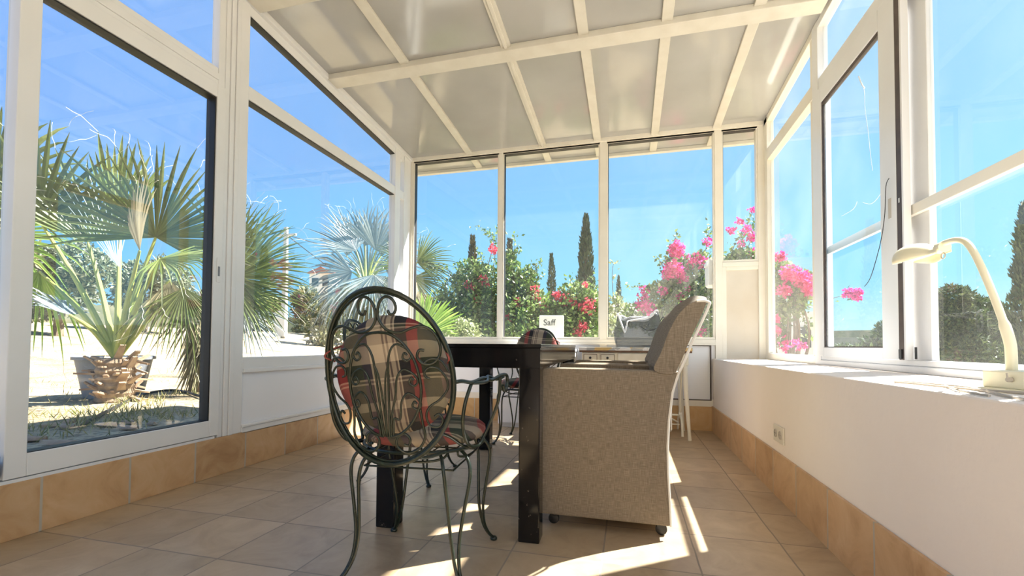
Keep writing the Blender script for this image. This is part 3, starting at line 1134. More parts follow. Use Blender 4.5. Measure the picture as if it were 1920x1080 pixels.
# ------------------------------------------------------------------ wrought iron chairs
def spiral(cx, cz, r, a0, turns, n=14, inward=True):
    """2D spiral starting at radius r, angle a0 (deg), ends at small radius"""
    out = []
    for i in range(n + 1):
        t = i / n
        rr = r * (1 - .78 * t)
        a = R(a0) + turns * 2 * math.pi * t
        out.append((cx + rr * math.cos(a), cz + rr * math.sin(a)))
    return out


def iron_chair():
    """local: seat centre at origin, faces +y"""
    t = empty('iron_chair')
    I = M['iron']
    SR = .205
    # seat frame
    ring = lambda r, z, n=40: [(r * math.cos(2 * math.pi * i / n), r * math.sin(2 * math.pi * i / n), z) for i in range(n)]
    m = MB().ring(ring(SR, .418), .0065)
    for k in range(6):
        x = -.15 + k * .06
        y = math.sqrt(SR * SR - x * x)
        m.tube([(x, -y, .420), (x, y, .420)], .0025, 6)
    # bowed brackets under the seat and square stretcher
    for a in (0, 90, 180, 270):
        ca, sa = math.cos(R(a)), math.sin(R(a))
        pr_ = [(-.135, .160, .412), (-.115, .160, .394), (-.06, .176, .386), (.06, .176, .386), (.115, .160, .394), (.135, .160, .412)]
        m.tube(cat_rom([(x * ca - y * sa, x * sa + y * ca, z) for x, y, z in pr_], 4), .004, 8)
        m.tube([((-.150) * ca - .150 * sa, (-.150) * sa + .150 * ca, .358), (.150 * ca - .150 * sa, .150 * sa + .150 * ca, .358)], .0032, 8)
    m.build('seat_frame', I, t, smooth=True, angle=80)
    # legs: two rods joining at the foot
    for a in (45, 135, 225, 315):
        m = MB()
        for da in (-11, 11):
            path = []
            for r_, z, f in ((.190, .414, 1), (.218, .402, 1), (.240, .372, 1), (.246, .325, .9), (.238, .24, .62), (.232, .15, .34), (.242, .08, .16), (.264, .035, .08), (.286, .012, .05)):
                th = R(a + da * f)
                path.append((r_ * math.cos(th), r_ * math.sin(th), z))
            m.tube(cat_rom(path, 4), .0056, 8)
        ax, ay = math.cos(R(a)), math.sin(R(a))
        m.lathe([(.005, 0), (.013, .002), (.014, .008), (.009, .014), (.003, .016)], 12, (.290 * ax, .290 * ay, 0))
        m.build('leg', I, t, smooth=True, angle=80)
    # back, drawn in its own leaning plane
    A_, B_ = .1945, .256
    org = Vector((0, -.338, .652))
    vdir = Vector((0, -.221, 1)).normalized()

    def P(u, v, o=0.0):
        q = org + Vector((1, 0, 0)) * (u * A_) + vdir * (v * B_)
        q.y += 1.2 * (u * A_) ** 2 + o
        return q
    m = MB().ring([P(math.cos(2 * math.pi * i / 56), math.sin(2 * math.pi * i / 56)) for i in range(56)], .0072)
    m.ring([P(.965 * math.cos(2 * math.pi * i / 56), .965 * math.sin(2 * math.pi * i / 56), .007) for i in range(56)], .0035, 6)
    # struts tying the back to the seat
    for s_ in (-1, 1):
        m.tube(cat_rom([P(s_ * .45, -.90), (s_ * .10, -.245, .419), (s_ * .13, -.165, .418), (s_ * .15, -.13, .418)], 4), .0055, 8)
        m.tube(cat_rom([P(s_ * .78, -.62), (s_ * .165, -.235, .48), (s_ * .185, -.15, .435), (s_ * .195, -.07, .419)], 4), .005, 8)
    m.build('back_frame', I, t, smooth=True, angle=80)
    m = MB()

    def rod(pts2, r=.0036, o=0.0):
        m.tube([P(p.x, p.z, o) for p in cat_rom([Vector((a, 0, b)) for a, b in pts2], 5)], r, 7)
    for s_ in (-1, 1):
        top = [(.165, .77), (.195, .725), (.255, .735), (.285, .80), (.255, .875), (.165, .915), (.07, .87), (.02, .77), (.02, .68), (.09, .585), (.20, .535), (.33, .53), (.47, .575), (.62, .60), (.75, .55), (.84, .42),
               (.83, .28), (.73, .19), (.60, .19), (.53, .26), (.56, .335), (.63, .335)]
        rod([(s_ * a, b) for a, b in top], .0042)
        arch = [(0, .53), (.17, .51), (.33, .42), (.46, .27), (.53, .08), (.55, -.12), (.50, -.32), (.38, -.50), (.22, -.62), (.06, -.66)]
        rod([(s_ * a, b) for a, b in arch], .0042)
        # fan of stems with curled heads
        for x0, xp, zp, hx, hz in ((.03, .24, .38, .36, .27), (.06, .32, .10, .43, -.01), (.10, .36, -.17, .45, -.28)):
            stem = [(x0, -.66), (x0 + .03, -.45), (xp - .14, zp - .28), (xp - .10, zp - .08), (xp, zp + .02), (hx + .03, zp - .03), (hx + .085, hz + .0), (hx + .03, hz - .055), (hx - .035, hz - .02), (hx - .005, hz + .035), (hx + .03, hz + .01)]
            rod([(s_ * a, b) for a, b in stem], .0033)
        rod([(s_ * a, b) for a, b in [(.0, -.66), (.015, -.3), (.05, .02), (.10, .15)]], .0028)
        side = [(.68, .02), (.63, .035), (.615, .09), (.68, .145), (.80, .13), (.90, .02), (.91, -.10), (.80, -.22), (.66, -.30), (.60, -.40), (.64, -.52), (.76, -.54), (.82, -.46), (.77, -.39), (.71, -.42)]
        rod([(s_ * a, b) for a, b in side], .0034)
        up = [(.60, .18), (.70, .24), (.84, .22), (.93, .10)]
        rod([(s_ * a, b) for a, b in up], .0034)
        low = [(.52, -.33), (.54, -.50), (.56, -.66), (.46, -.80), (.28, -.85), (.15, -.78), (.15, -.68), (.26, -.62), (.34, -.68), (.32, -.76), (.25, -.75)]
        rod([(s_ * a, b) for a, b in low], .0038)
    m.build('scrollwork', I, t, smooth=True, angle=80)
    # arms
    for s_ in (-1, 1):
        m = MB()
        e = P(s_ * 1.0, -.03)
        a_ = [e, (s_ * .212, -.275, .648), (s_ * .232, -.235, .642), (s_ * .250, -.17, .650), (s_ * .262, -.11, .640), (s_ * .280, -.05, .652), (s_ * .290, -.005, .650), (s_ * .290, .015, .630), (s_ * .288, .005, .604), (s_ * .286, -.025, .600), (s_ * .285, -.04, .618)]
        m.tube(cat_rom(a_, 5), .0058, 8)
        b_ = [(s_ * .232, -.235, .640), (s_ * .262, -.18, .640), (s_ * .252, -.12, .652), (s_ * .270, -.07, .640), (s_ * .285, -.03, .646)]
        m.tube(cat_rom(b_, 5), .0055, 8)
        c_ = [(s_ * .228, -.225, .640), (s_ * .214, -.245, .58), (s_ * .205, -.235, .51), (s_ * .205, -.17, .445), (s_ * .208, -.08, .422), (s_ * .214, -.045, .430), (s_ * .240, -.03, .49), (s_ * .272, -.045, .57), (s_ * .280, -.06, .646)]
        m.tube(cat_rom(c_, 5), .0056, 8)
        m.build('arm', I, t, smooth=True, angle=80)
    # cushions
    def uvmap(o, fn):
        me = o.data
        uvl = me.uv_layers.new(name='UVMap')
        for lp in me.loops:
            uvl.data[lp.index].uv = fn(me.vertices[lp.vertex_index].co)
    m = MB()
    prof = [(0, 0), (.10, 0), (.17, .002), (.200, .010), (.212, .026), (.210, .042), (.195, .054), (.15, .062), (.08, .066), (0.001, .067)]
    m.lathe(prof[1:], 40, (0, .005, .425))
    o = m.build('seat_cushion', M['plaid'], t, smooth=True, angle=180)
    uvmap(o, lambda c: ((c.x * .96 + c.y * .25) * 3.0 + .5 + c.z * 2, (c.y - c.x * .2) * 3.0 + .3 + c.z * 3))
    m = MB()
    nu, nv = 26, 48
    cc = Vector((0, -.262, .660))
    vd = Vector((0, -.20, 1)).normalized()
    nd = Vector((0, 1, .20)).normalized()
    rows = [(.0, -.030), (.5, -.034), (.8, -.032), (.93, -.022), (1.0, 0), (.94, .028), (.82, .042), (.5, .052), (.0, .056)]
    for a, h_ in rows:
        for j in range(nv):
            th = 2 * math.pi * j / nv
            q = cc + Vector((1, 0, 0)) * (.186 * max(a, .001) * math.cos(th)) + vd * (.185 * max(a, .001) * math.sin(th)) + nd * h_
            m.v.append(tuple(q))
    for i in range(len(rows) - 1):
        for j in range(nv):
            a, b = i * nv + j, i * nv + (j + 1) % nv
            m.f.append((a, b, b + nv, a + nv))
    o = m.build('back_cushion', M['plaid'], t, smooth=True, angle=180)
    uvmap(o, lambda c: ((c.x + (c.z - .66) * .10) * 2.55 + .474, (c.z - c.x * .12 + (c.y + .26) * .5) * 3.3 + .1))
    s2 = o.modifiers.new('ss', 'SUBSURF')
    s2.levels = s2.render_levels = 1
    # ties
    for s_ in (-1, 1):
        p = MB().tube(cat_rom([(s_ * .16, -.25, .75), P(s_ * .90, .33, .01), P(s_ * .97, .25, -.012), (s_ * .175, -.29, .70)], 4), .003, 6)
        p.build('cushion_tie', M['plaid'], o, smooth=True)
    return t


CX, CYY = -.694, 1.474
c1 = iron_chair()
c1.location = (CX, CYY, 0)
c1.rotation_euler.z = R(4.4)
tag(c1, 'dark green wrought iron chair with plaid cushions, nearest, seen from behind', 'chair', 'wrought iron chairs round the table')
c2 = copy_tree(c1)
c2.location = (-1.235, 2.42, 0)
c2.rotation_euler.z = R(-88)
tag(c2, 'dark iron chair with plaid cushion mostly hidden on the left side of the table', 'chair', 'wrought iron chairs round the table')
c3 = copy_tree(c1)
c3.location = (-.775, 3.50, 0)
c3.rotation_euler.z = R(176)
for k_ in c3.children:
    if k_.name.startswith('back_cushion'):
        k_.location.z += .055
tag(c3, 'dark iron chair with plaid cushion at the far end of the table', 'chair', 'wrought iron chairs round the table')

# ------------------------------------------------------------------ white cupboard behind the table
t = empty('low_cupboard', (-.80, 4.17, 0))
tag(t, 'low white cupboard against the back wall beyond the table', 'cupboard')
m = MB().box(-.37, .33, -.14, .14, .03, .70).box(-.35, .31, -.12, .14, 0, .03)
m.build('body', M['panel'], t, bevel=.004)
MB().box(-.38, .34, -.155, .15, .70, .725).build('worktop', M['panel'], t, bevel=.004)
for x in (-.36, -.015):
    d = MB().box(x, x + .335, -.156, -.142, .045, .685).build('door', M['panel'], t, bevel=.003)
    kx = x + (.29 if x < -.1 else .045)
    MB().lathe([(.006, 0), (.006, .012), (.012, .016), (.010, .024), (.002, .026)], 12, (kx, -.156, .52), (0, -1, 0)).build('knob', M['handle'], d, smooth=True)

# ------------------------------------------------------------------ sewing table
t = empty('sewing_table', (0, 4.11, 0))
tag(t, 'old white treadle sewing table with small drawers and mottled top against the back wall', 'sewing table')
MB().box(-.41, .50, -.25, .22, .715, .742).build('tabletop', M['mosaic'], t, bevel=.003)
MB().box(-.405, .495, -.245, .215, .700, .715).build('top_edge', M['brownwood'], t, bevel=.002)
m = MB().box(-.385, .47, -.225, .205, .600, .700)
m.build('case', M['chipwhite'], t, bevel=.003)
for x in (-.375, -.232):
    d = MB().box(x, x + .125, -.240, -.226, .622, .690).build('drawer', M['drawer'], t, bevel=.003)
    o = MB()
    o.box(x + .006, x + .119, -.2425, -.240, .628, .632).box(x + .006, x + .119, -.2425, -.240, .680, .684)
    o.box(x + .006, x + .010, -.2425, -.240, .628, .684).box(x + .115, x + .119, -.2425, -.240, .628, .684)
    o.build('drawer_line', M['brownwood'], d)
    MB().lathe([(.004, 0), (.004, .010), (.011, .014), (.010, .022), (.003, .025)], 12, (x + .0625, -.240, .653), (0, -1, 0)).build('knob', M['castor'], d, smooth=True)
MB().box(-.085, .45, -.238, -.226, .612, .692).build('front_panel', M['drawer'], t, bevel=.004)
for sx, x0, x1 in ((-1, -.37, -.40), (1, .445, .475)):
    for y0, y1 in ((-.20, -.235), (.17, .20)):
        m = MB()
        xm = x0 + .0
        m.tube([(x0, y0, .60), (x0 + (x1 - x0) * .2, y0, .40), (x0 + (x1 - x0) * .9, y1, .05), (x1, y1, .0)], [.020, .019, .013, .015], 10)
        m.build('leg', M['chipwhite'], t, smooth=True, angle=60)
    # curved iron end frame with hub
    xx = x0 - sx * .02
    m = MB()
    m.tube(cat_rom([(xx, -.19, .58), (xx, -.10, .44), (xx, -.05, .28), (xx, -.02, .17)], 5), .010, 8)
    m.tube(cat_rom([(xx, .16, .58), (xx, .08, .44), (xx, .02, .28), (xx, -.02, .17)], 5), .010, 8)
    m.tube(cat_rom([(xx, -.02, .17), (xx, -.10, .16), (xx, -.17, .11), (xx, -.195, .02)], 5), .010, 8)
    m.tube(cat_rom([(xx, -.02, .17), (xx, .08, .16), (xx, .14, .11), (xx, .165, .02)], 5), .010, 8)
    m.lathe([(.028, -.012), (.028, .012)], 16, (xx, -.02, .17), (1, 0, 0))
    m.build('side_brace', M['chipwhite'], t, smooth=True, angle=60)
m = MB()
for s_ in (0, 1):
    a, b = ((-.35, .42) if s_ == 0 else (.42, -.35))
    m.tube(cat_rom([(a, .10, .52), (a * .5 + b * .5, .10, .30), (b, .10, .09)], 6), .008, 8)
m.tube([(-.35, -.02, .17), (.42, -.02, .17)], .009, 8)
m.build('cross_brace', M['chipwhite'], t, smooth=True, angle=60)
m = MB().box(-.12, .22, -.13, .10, .085, .097)
m.tube([(-.35, -.02, .09), (.42, -.02, .09)], .006, 6)
m.build('treadle', M['chipwhite'], t)

# plastic bag on the sewing table
t = empty('plastic_bag', (.085, 4.06, .742))
tag(t, 'crumpled clear plastic bag with white creased rim on the sewing table', 'bag')
m = MB()


def bagf(u, v):
    a = 2 * math.pi * u
    ex = .5
    ca, sa = math.cos(a), math.sin(a)
    x = math.copysign(abs(ca) ** ex, ca) * .185
    y = math.copysign(abs(sa) ** ex, sa) * .105
    hgt = .265 + .02 * math.cos(a * 2 + .4) + .035 * math.exp(-((ca - .75) / .3) ** 2) - .012 * math.sin(5 * a)
    z = v * hgt
    k = 1 - .10 * v * v + .05 * math.sin(v * 3.1)
    nn = noise.noise(Vector((ca * 2.2, sa * 2.2, v * 3)))
    return Vector((x * k + nn * .02 - .01 * v, y * k * (1 - .45 * v) + nn * .018, z))


m.grid(bagf, 56, 14)
bg_ = m.build('bag_body', M['film'], t, smooth=True, angle=180, solid=.0015)
m = MB()
m.tube([bagf(i / 70, 1.0) for i in range(71)], [.006 + .004 * abs(math.sin(i * .7)) for i in range(71)], 7)
m.build('rim', M['filmwhite'], t, smooth=True)
m = MB()
# folded-down white flap over the front


def flap(u, v):
    x = -.165 + u * .25
    w_ = (1 - v)
    x2 = -.165 + .05 + (x + .165) * (w_ * .9 + .1) - .05 * w_
    z = .262 - v * (.135 - .10 * u) + .006 * math.sin(u * 17)
    return Vector((x2, -.055 - .050 * math.sin(min(1, v * 1.2) * 1.57) + .008 * math.sin(u * 14 + v * 6), z))


m.grid(flap, 22, 8)
m.build('folded_flap', M['film'], t, smooth=True, solid=.002)
m = MB().tube([flap(0, i / 8) for i in range(9)] + [flap(i / 22, 1) for i in range(1, 23)] + [flap(1, 1 - i / 8) for i in range(1, 9)], .008, 6)
m.build('white_crease', M['filmwhite'], t, smooth=True)
m = MB().tube(cat_rom([(.02, -.07, .175), (.06, -.10, .150), (.12, -.105, .15), (.17, -.08, .185)], 5), .003, 6)
m.tube(cat_rom([(.175, -.03, .22), (.20, -.03, .26), (.215, -.03, .235), (.195, -.03, .20)], 5), .004, 6)
m.build('handle', M['cableblack'], t, smooth=True)
# ------------------------------------------------------------------ desk lamp on the sill
LX = .93
t = empty('desk_lamp', (LX, 1.375, SILL))
tag(t, 'cream desk lamp with bent arm standing on the white window sill', 'lamp')
m = MB().lathe([(.085, 0), (.086, .004), (.082, .009), (.05, .010)], 36, (0, 0, 0))
m.build('base_plate', M['lamp'], t, smooth=True, angle=50)
m = MB().box(-.055, .055, -.060, .045, .009, .052)
bx_ = m.build('base_box', M['lamp'], t, bevel=.004)
bx_.rotation_euler.z = R(10)
MB().lathe([(.006, 0), (.006, .008), (.004, .010)], 10, (-.0565, -.03, .032), (-1, 0, 0)).tube([(-.064, -.03, .032), (-.066, -.03, .048)], .0022, 6).build('switch', M['cablewhite'], bx_, smooth=True)


def lp(px, py, x=LX):
    d = at(px, py, 1) - CAM
    return CAM + d * (x / d.x) - Vector((LX, 1.375, SILL))


arm = cat_rom([lp(1897, 700), lp(1896, 665), lp(1893, 640), lp(1880, 600), lp(1861, 550), lp(1842, 505), lp(1826, 473), lp(1812, 455), lp(1798, 450), lp(1782, 452), lp(1766, 458)], 4)
MB().tube(arm, [.0115 if i < 12 else .0085 for i in range(len(arm))], 12).build('arm', M['lamp'], t, smooth=True)
h0, h1 = lp(1770, 463), lp(1702, 484)
ax = (h1 - h0).normalized()
L_ = (h1 - h0).length
m = MB()
dn = Vector((0, 0, -1))
dn = (dn - ax * dn.dot(ax)).normalized()
sd = ax.cross(dn)


def shade(u, v, k=1.0):
    # open half shell, elongated
    if u < .25:
        r = .016 + .002 * u
    else:
        q = (u - .25) / .75
        r = .018 + .032 * math.sin(min(q * 1.45, 1.0) * math.pi / 2)
        if q > .80:
            r *= math.sqrt(max(0.02, 1 - ((q - .80) / .21) ** 2))
    a = math.pi * (-.08 + 1.16 * v)
    return h0 + ax * (u * L_) + sd * (math.cos(a) * r * k * 1.15) - dn * (math.sin(a) * r * k) + dn * .012


m.grid(shade, 26, 16)
sh = m.build('shade', M['lamp'], t, smooth=True, angle=180, solid=.002)
MB().tube([h0 - ax * .004, h0 + ax * .022], [.017, .017], 14).build('lamp_socket', M['lamp'], sh, smooth=True, angle=50)
MB().ring([h0 + ax * .004 + dn * (.026 + .009 * math.cos(a)) + ax * (.009 * math.sin(a)) for a in [i * math.pi / 8 for i in range(16)]], .0015, 6).build('pull_ring', M['cablewhite'], sh, smooth=True)
MB().tube([h0 + ax * .05 + dn * .004, h0 + ax * (L_ * .86) + dn * .004], [.010, .012], 12).build('bulb', M['whiteplastic'], sh, smooth=True)

cb = MB()
pts = [(.90, 1.27, .650), (.86, 1.33, .649), (.815, 1.42, .649), (.785, 1.52, .650), (.775, 1.60, .649), (.80, 1.62, .649), (.83, 1.54, .649), (.845, 1.44, .650), (.83, 1.33, .649), (.79, 1.22, .649), (.76, 1.10, .649), (.75, 1.0, .649)]
cb.tube(cat_rom(pts, 5), .0032, 7)
cb.tube(cat_rom([(.84, 1.50, .649), (.80, 1.40, .649), (.765, 1.30, .649), (.752, 1.2, .649)], 5), .0028, 7)
tag(cb.build('lamp_cable', M['cablewhite'], smooth=True), 'loop of grey beige cable lying on the sill beside the lamp base', 'cable')

# ------------------------------------------------------------------ outside: ground
GZ = .17


def sstep(x):
    x = max(0, min(1, x))
    return x * x * (3 - 2 * x)


def gh(x, y):
    z = GZ
    if x < XL:
        dl = -x - 2.3
        z += 1.35 * sstep((dl - 7.0) / 16) + max(0, dl - 20) * .035
    if x > 1.2:
        z -= 3.2 * sstep((x - 2.5) / 12)
    if y > 9:
        z -= .9 * sstep((y - 9) / 20) * (1 if x > -8 else max(0, 1 - (-8 - x) / 6))
    nn = noise.noise(Vector((x * .35, y * .35, 0))) * .06 + noise.noise(Vector((x * 1.7, y * 1.7, 3))) * .02
    dd = max(XL - x, x - 1.3, y - YB)
    return z + nn * min(1, max(0, dd / 1.5))


def spaced(a, b, n, p=2.0):
    return [a + (b - a) * (i / n) ** p for i in range(n + 1)]


m = MB()
for xs, ys in ((spaced(XL - .056, -90, 70, 2.2), spaced(-8, 0, 8, 1)[:-1] + spaced(0, 12, 60, 1)[:-1] + spaced(12, 90, 24, 1.6)),
               (spaced(XL - .056, XR + .15, 16, 1), spaced(YB + .056, 90, 46, 2.2)),
               (spaced(XR + .15, 90, 46, 2.2), spaced(-8, 90, 56, 1.4))):
    b = len(m.v)
    k = len(ys)
    for x in xs:
        for y in ys:
            m.v.append((x, y, gh(x, y)))
    for i in range(len(xs) - 1):
        for j in range(k - 1):
            m.f.append((b + i * k + j, b + (i + 1) * k + j, b + (i + 1) * k + j + 1, b + i * k + j + 1))
struct(m.build('ground', M['sand'], smooth=True, angle=180), 'dry sandy garden ground outside the glass', 'ground')

# distant hills
m = MB()
for k in range(2):
    b = len(m.v)
    n = 90
    for i in range(n + 1):
        a = R(150 - i * (150 / n)) if k == 0 else R(155 - i * (160 / n))
        rr = 150 + 60 * k
        x, y = rr * math.cos(a), rr * math.sin(a)
        left = max(0, min(1, (-x + 10) / 90))
        hz = .75 + (3 + 5 * left) * (1 + .5 * noise.noise(Vector((i * .13, k * 7, 0)))) + k * 3
        m.v += [(x, y, -12), (x, y, hz), (x * 1.3, y * 1.3, hz * 1.0), (x * 1.3, y * 1.3, -12)]
    for i in range(n):
        for j in range(3):
            a0 = b + i * 4 + j
            m.f.append((a0, a0 + 1, a0 + 5, a0 + 4))
        a0 = b + i * 4
        m.f.append((a0 + 3, a0, a0 + 4, a0 + 7))
struct(m.build('hills', M['hill'], smooth=True, angle=60), 'low scrubby hills on the horizon', 'hills')


# ------------------------------------------------------------------ plants
def rdir(r):
    z = r.uniform(-1, 1)
    a = r.uniform(0, 2 * math.pi)
    q = math.sqrt(1 - z * z)
    return Vector((q * math.cos(a), q * math.sin(a), z))


def blob_leaves(m, r, c, rad, n, L, W, shell=.45, up=.2):
    c = Vector(c)
    for _ in range(n):
        d = rdir(r)
        k = shell + (1 - shell) * r.random() ** .6
        k *= 1 + .25 * noise.noise(d * 2.3 + c)
        p = c + Vector((d.x * rad[0], d.y * rad[1], d.z * rad[2])) * k
        ld = (rdir(r) + d * .5 + Vector((0, 0, up))).normalized()
        nn = rdir(r)
        nn = (nn - ld * nn.dot(ld)).normalized()
        s_ = r.uniform(.65, 1.3)
        m.leaf(p, ld, nn, L * s_, W * s_, .08)


def sprig(ml, mbr, r, pts, n, L, W, rr=.006, spread=.06):
    path = cat_rom(pts, 8)
    mbr.tube(path, [rr * (1 - .7 * i / len(path)) for i in range(len(path))], 5)
    for _ in range(n):
        i = r.randrange(len(path))
        p = path[i] + rdir(r) * (spread * r.random())
        ld = (rdir(r) + Vector((0, 0, .1))).normalized()
        nn = rdir(r)
        nn = (nn - ld * nn.dot(ld)).normalized()
        s_ = r.uniform(.6, 1.3)
        ml.leaf(p, ld, nn, L * s_, W * s_, .08)


def bougainvillea(name, label, blobs, sprigs, flowers, L=.055, fm='magenta', lm='bleaf', seed=1, group=None, dens=1.0, cat='bougainvillea'):
    """blobs: (px, py, depth, rx px, rz px, n)"""
    r = random.Random(seed)
    bx0, _, d0 = blobs[0][0], blobs[0][1], blobs[0][2]
    g0 = at(bx0, 640, d0)
    base = Vector((g0.x, g0.y, gh(g0.x, g0.y)))
    t = empty(name, base)
    tag(t, label, cat, group)
    ml, mb = MB(), MB()
    for px, py, d, rx, rz, n in blobs:
        c = at(px, py, d)
        sx, sz = rx * d / FOC, rz * d / FOC
        blob_leaves(ml, r, c - base, (sx, min(sx, .6), sz), int(n * dens), L, L * .62)
        # a few stems rising from the base to the blob
        for q in range(3):
            e = c - base + rdir(r) * sx * .5
            mid = e * .5 + Vector((r.uniform(-.15, .15), r.uniform(-.1, .1), .1))
            mb.tube(cat_rom([Vector((r.uniform(-.1, .1), r.uniform(-.1, .1), 0)), mid, e], 5), [.018, .017, .016, .015, .014, .012, .010, .009, .008, .007, .006], 6)
    for pts, n in sprigs:
        sprig(ml, mb, r, [at(*p) - base for p in pts], n, L * .95, L * .6, spread=.10)
    ml.build('foliage', M[lm], t)
    mb.build('stems', M['bark'], t, smooth=True)
    if flowers:
        for px, py, d, rp, n in flowers:
            mf = MB()
            c = at(px, py, d - .12)
            rad = rp * d / FOC
            for _ in range(n):
                dd = rdir(r)
                p = c - base + dd * rad * (r.random() ** .5)
                for q in range(3):
                    ld = (rdir(r) + dd * .4).normalized()
                    nn = rdir(r)
                    nn = (nn - ld * nn.dot(ld)).normalized()
                    mf.leaf(p, ld, nn, .034, .028, .1)
            mf.build('flower_bracts', M[fm], t)
    return t


# back windows, left mass (behind window_5), coral flowers
bougainvillea('bougainvillea', 'leafy bougainvillea with few red flowers behind the leftmost back window',
              [(895, 600, 6.2, 55, 60, 3200), (885, 530, 6.3, 34, 45, 1300), (830, 590, 6.4, 24, 50, 900), (870, 560, 6.3, 45, 45, 1300), (915, 545, 6.2, 35, 50, 1200), (860, 625, 6.0, 45, 40, 900), (925, 600, 6.3, 30, 60, 1000), (905, 640, 6.0, 70, 40, 1200)],
              [([(905, 560, 6.2), (915, 500, 6.2), (925, 455, 6.2), (912, 435, 6.2), (895, 422, 6.2)], 70),
               ([(920, 540, 6.2), (928, 480, 6.2), (932, 430, 6.2)], 80),
               ([(880, 560, 6.2), (850, 520, 6.2), (820, 500, 6.2), (795, 490, 6.2)], 90),
               ([(860, 560, 6.2), (862, 520, 6.2), (858, 495, 6.2)], 60),
               ([(900, 540, 6.2), (905, 500, 6.2), (900, 475, 6.2)], 70)],
              [(925, 467, 6.2, 9, 36), (908, 527, 6.2, 11, 60), (880, 537, 6.2, 12, 28), (895, 560, 6.2, 9, 12)], fm='red', seed=3, group='bougainvillea shrubs behind the house')
bougainvillea('bougainvillea', 'bougainvillea with scattered coral flowers behind the middle back window',
              [(1000, 600, 6.0, 70, 45, 3200), (985, 540, 6.1, 26, 40, 900), (1085, 560, 5.9, 40, 30, 1100), (970, 560, 6.1, 35, 50, 1500), (955, 520, 6.1, 18, 50, 900), (1060, 600, 5.9, 60, 35, 2200), (1100, 585, 5.9, 35, 35, 1100), (1000, 640, 5.8, 90, 35, 1500), (1085, 635, 5.8, 50, 35, 1100), (1005, 570, 6.0, 24, 30, 500)],
              [([(975, 560, 6.1), (985, 520, 6.1), (1000, 498, 6.1), (1015, 492, 6.1)], 60),
               ([(955, 520, 6.1), (965, 470, 6.1), (964, 440, 6.1)], 60),
               ([(955, 480, 6.1), (972, 470, 6.1)], 25),
               ([(1000, 560, 6.1), (1008, 520, 6.1), (1004, 500, 6.1)], 50),
               ([(1050, 590, 5.9), (1060, 560, 5.9), (1070, 525, 5.9), (1066, 520, 5.9)], 40),
               ([(1080, 580, 5.9), (1100, 540, 5.9), (1112, 520, 5.9), (1118, 540, 5.9)], 70)],
              [(971, 567, 6.0, 9, 30), (1006, 560, 6.0, 8, 36), (1019, 574, 5.9, 9, 32), (1045, 553, 5.9, 9, 30), (1060, 562, 5.9, 12, 70), (1100, 575, 5.8, 18, 95), (1092, 612, 5.7, 10, 40), (1083, 625, 5.7, 9, 32), (1005, 545, 6.0, 10, 16), (955, 595, 6.0, 8, 14), (990, 573, 6, 6, 12), (1075, 567, 5.8, 8, 20), (1095, 535, 5.8, 7, 10)], fm='red', seed=5, group='bougainvillea shrubs behind the house')
bougainvillea('bougainvillea', 'tall bougainvillea full of magenta flowers behind the armchair backs',
              [(1290, 560, 5.8, 50, 55, 2300), (1310, 520, 5.8, 30, 50, 1100), (1250, 560, 5.8, 45, 35, 1300), (1205, 590, 5.8, 40, 25, 700), (1275, 610, 5.6, 65, 45, 1700), (1265, 505, 5.8, 20, 40, 600), (1322, 600, 5.6, 30, 60, 900)],
              [([(1260, 520, 5.8), (1262, 470, 5.8), (1268, 440, 5.8)], 50),
               ([(1240, 555, 5.8), (1210, 540, 5.8), (1180, 538, 5.8)], 45),
               ([(1315, 500, 5.8), (1325, 460, 5.8), (1330, 425, 5.8)], 70),
               ([(1250, 510, 5.8), (1238, 490, 5.8), (1232, 482, 5.8)], 25)],
              [(1270, 468, 5.7, 15, 150), (1262, 505, 5.7, 17, 190), (1277, 520, 5.7, 12, 70), (1250, 515, 5.7, 10, 40), (1300, 490, 5.8, 17, 75), (1316, 492, 5.8, 12, 50), (1205, 572, 5.7, 16, 50), (1215, 580, 5.6, 14, 45), (1208, 549, 5.7, 12, 24), (1243, 546, 5.7, 9, 40), (1275, 558, 5.7, 8, 26), (1313, 622, 5.5, 10, 50), (1288, 545, 5.7, 8, 12), (1326, 452, 5.8, 8, 14)], seed=8, group='bougainvillea shrubs behind the house')
bougainvillea('bougainvillea', 'thin flowering bougainvillea branch rising behind the small corner window',
              [(1395, 482, 5.6, 32, 10, 550), (1378, 490, 5.6, 22, 8, 220), (1400, 540, 5.6, 22, 60, 300)],
              [([(1385, 485, 5.6), (1388, 450, 5.6), (1400, 425, 5.6), (1410, 395, 5.6)], 70), ([(1395, 480, 5.6), (1408, 450, 5.6), (1415, 420, 5.6)], 60), ([(1370, 485, 5.6), (1378, 455, 5.6)], 25)],
              [(1387, 414, 5.6, 7, 18), (1373, 432, 5.6, 6, 16), (1398, 430, 5.6, 8, 22), (1410, 445, 5.6, 10, 32), (1411, 395, 5.6, 7, 12), (1390, 458, 5.6, 7, 12), (1412, 475, 5.6, 8, 22), (1366, 430, 5.6, 3, 5)], seed=12)
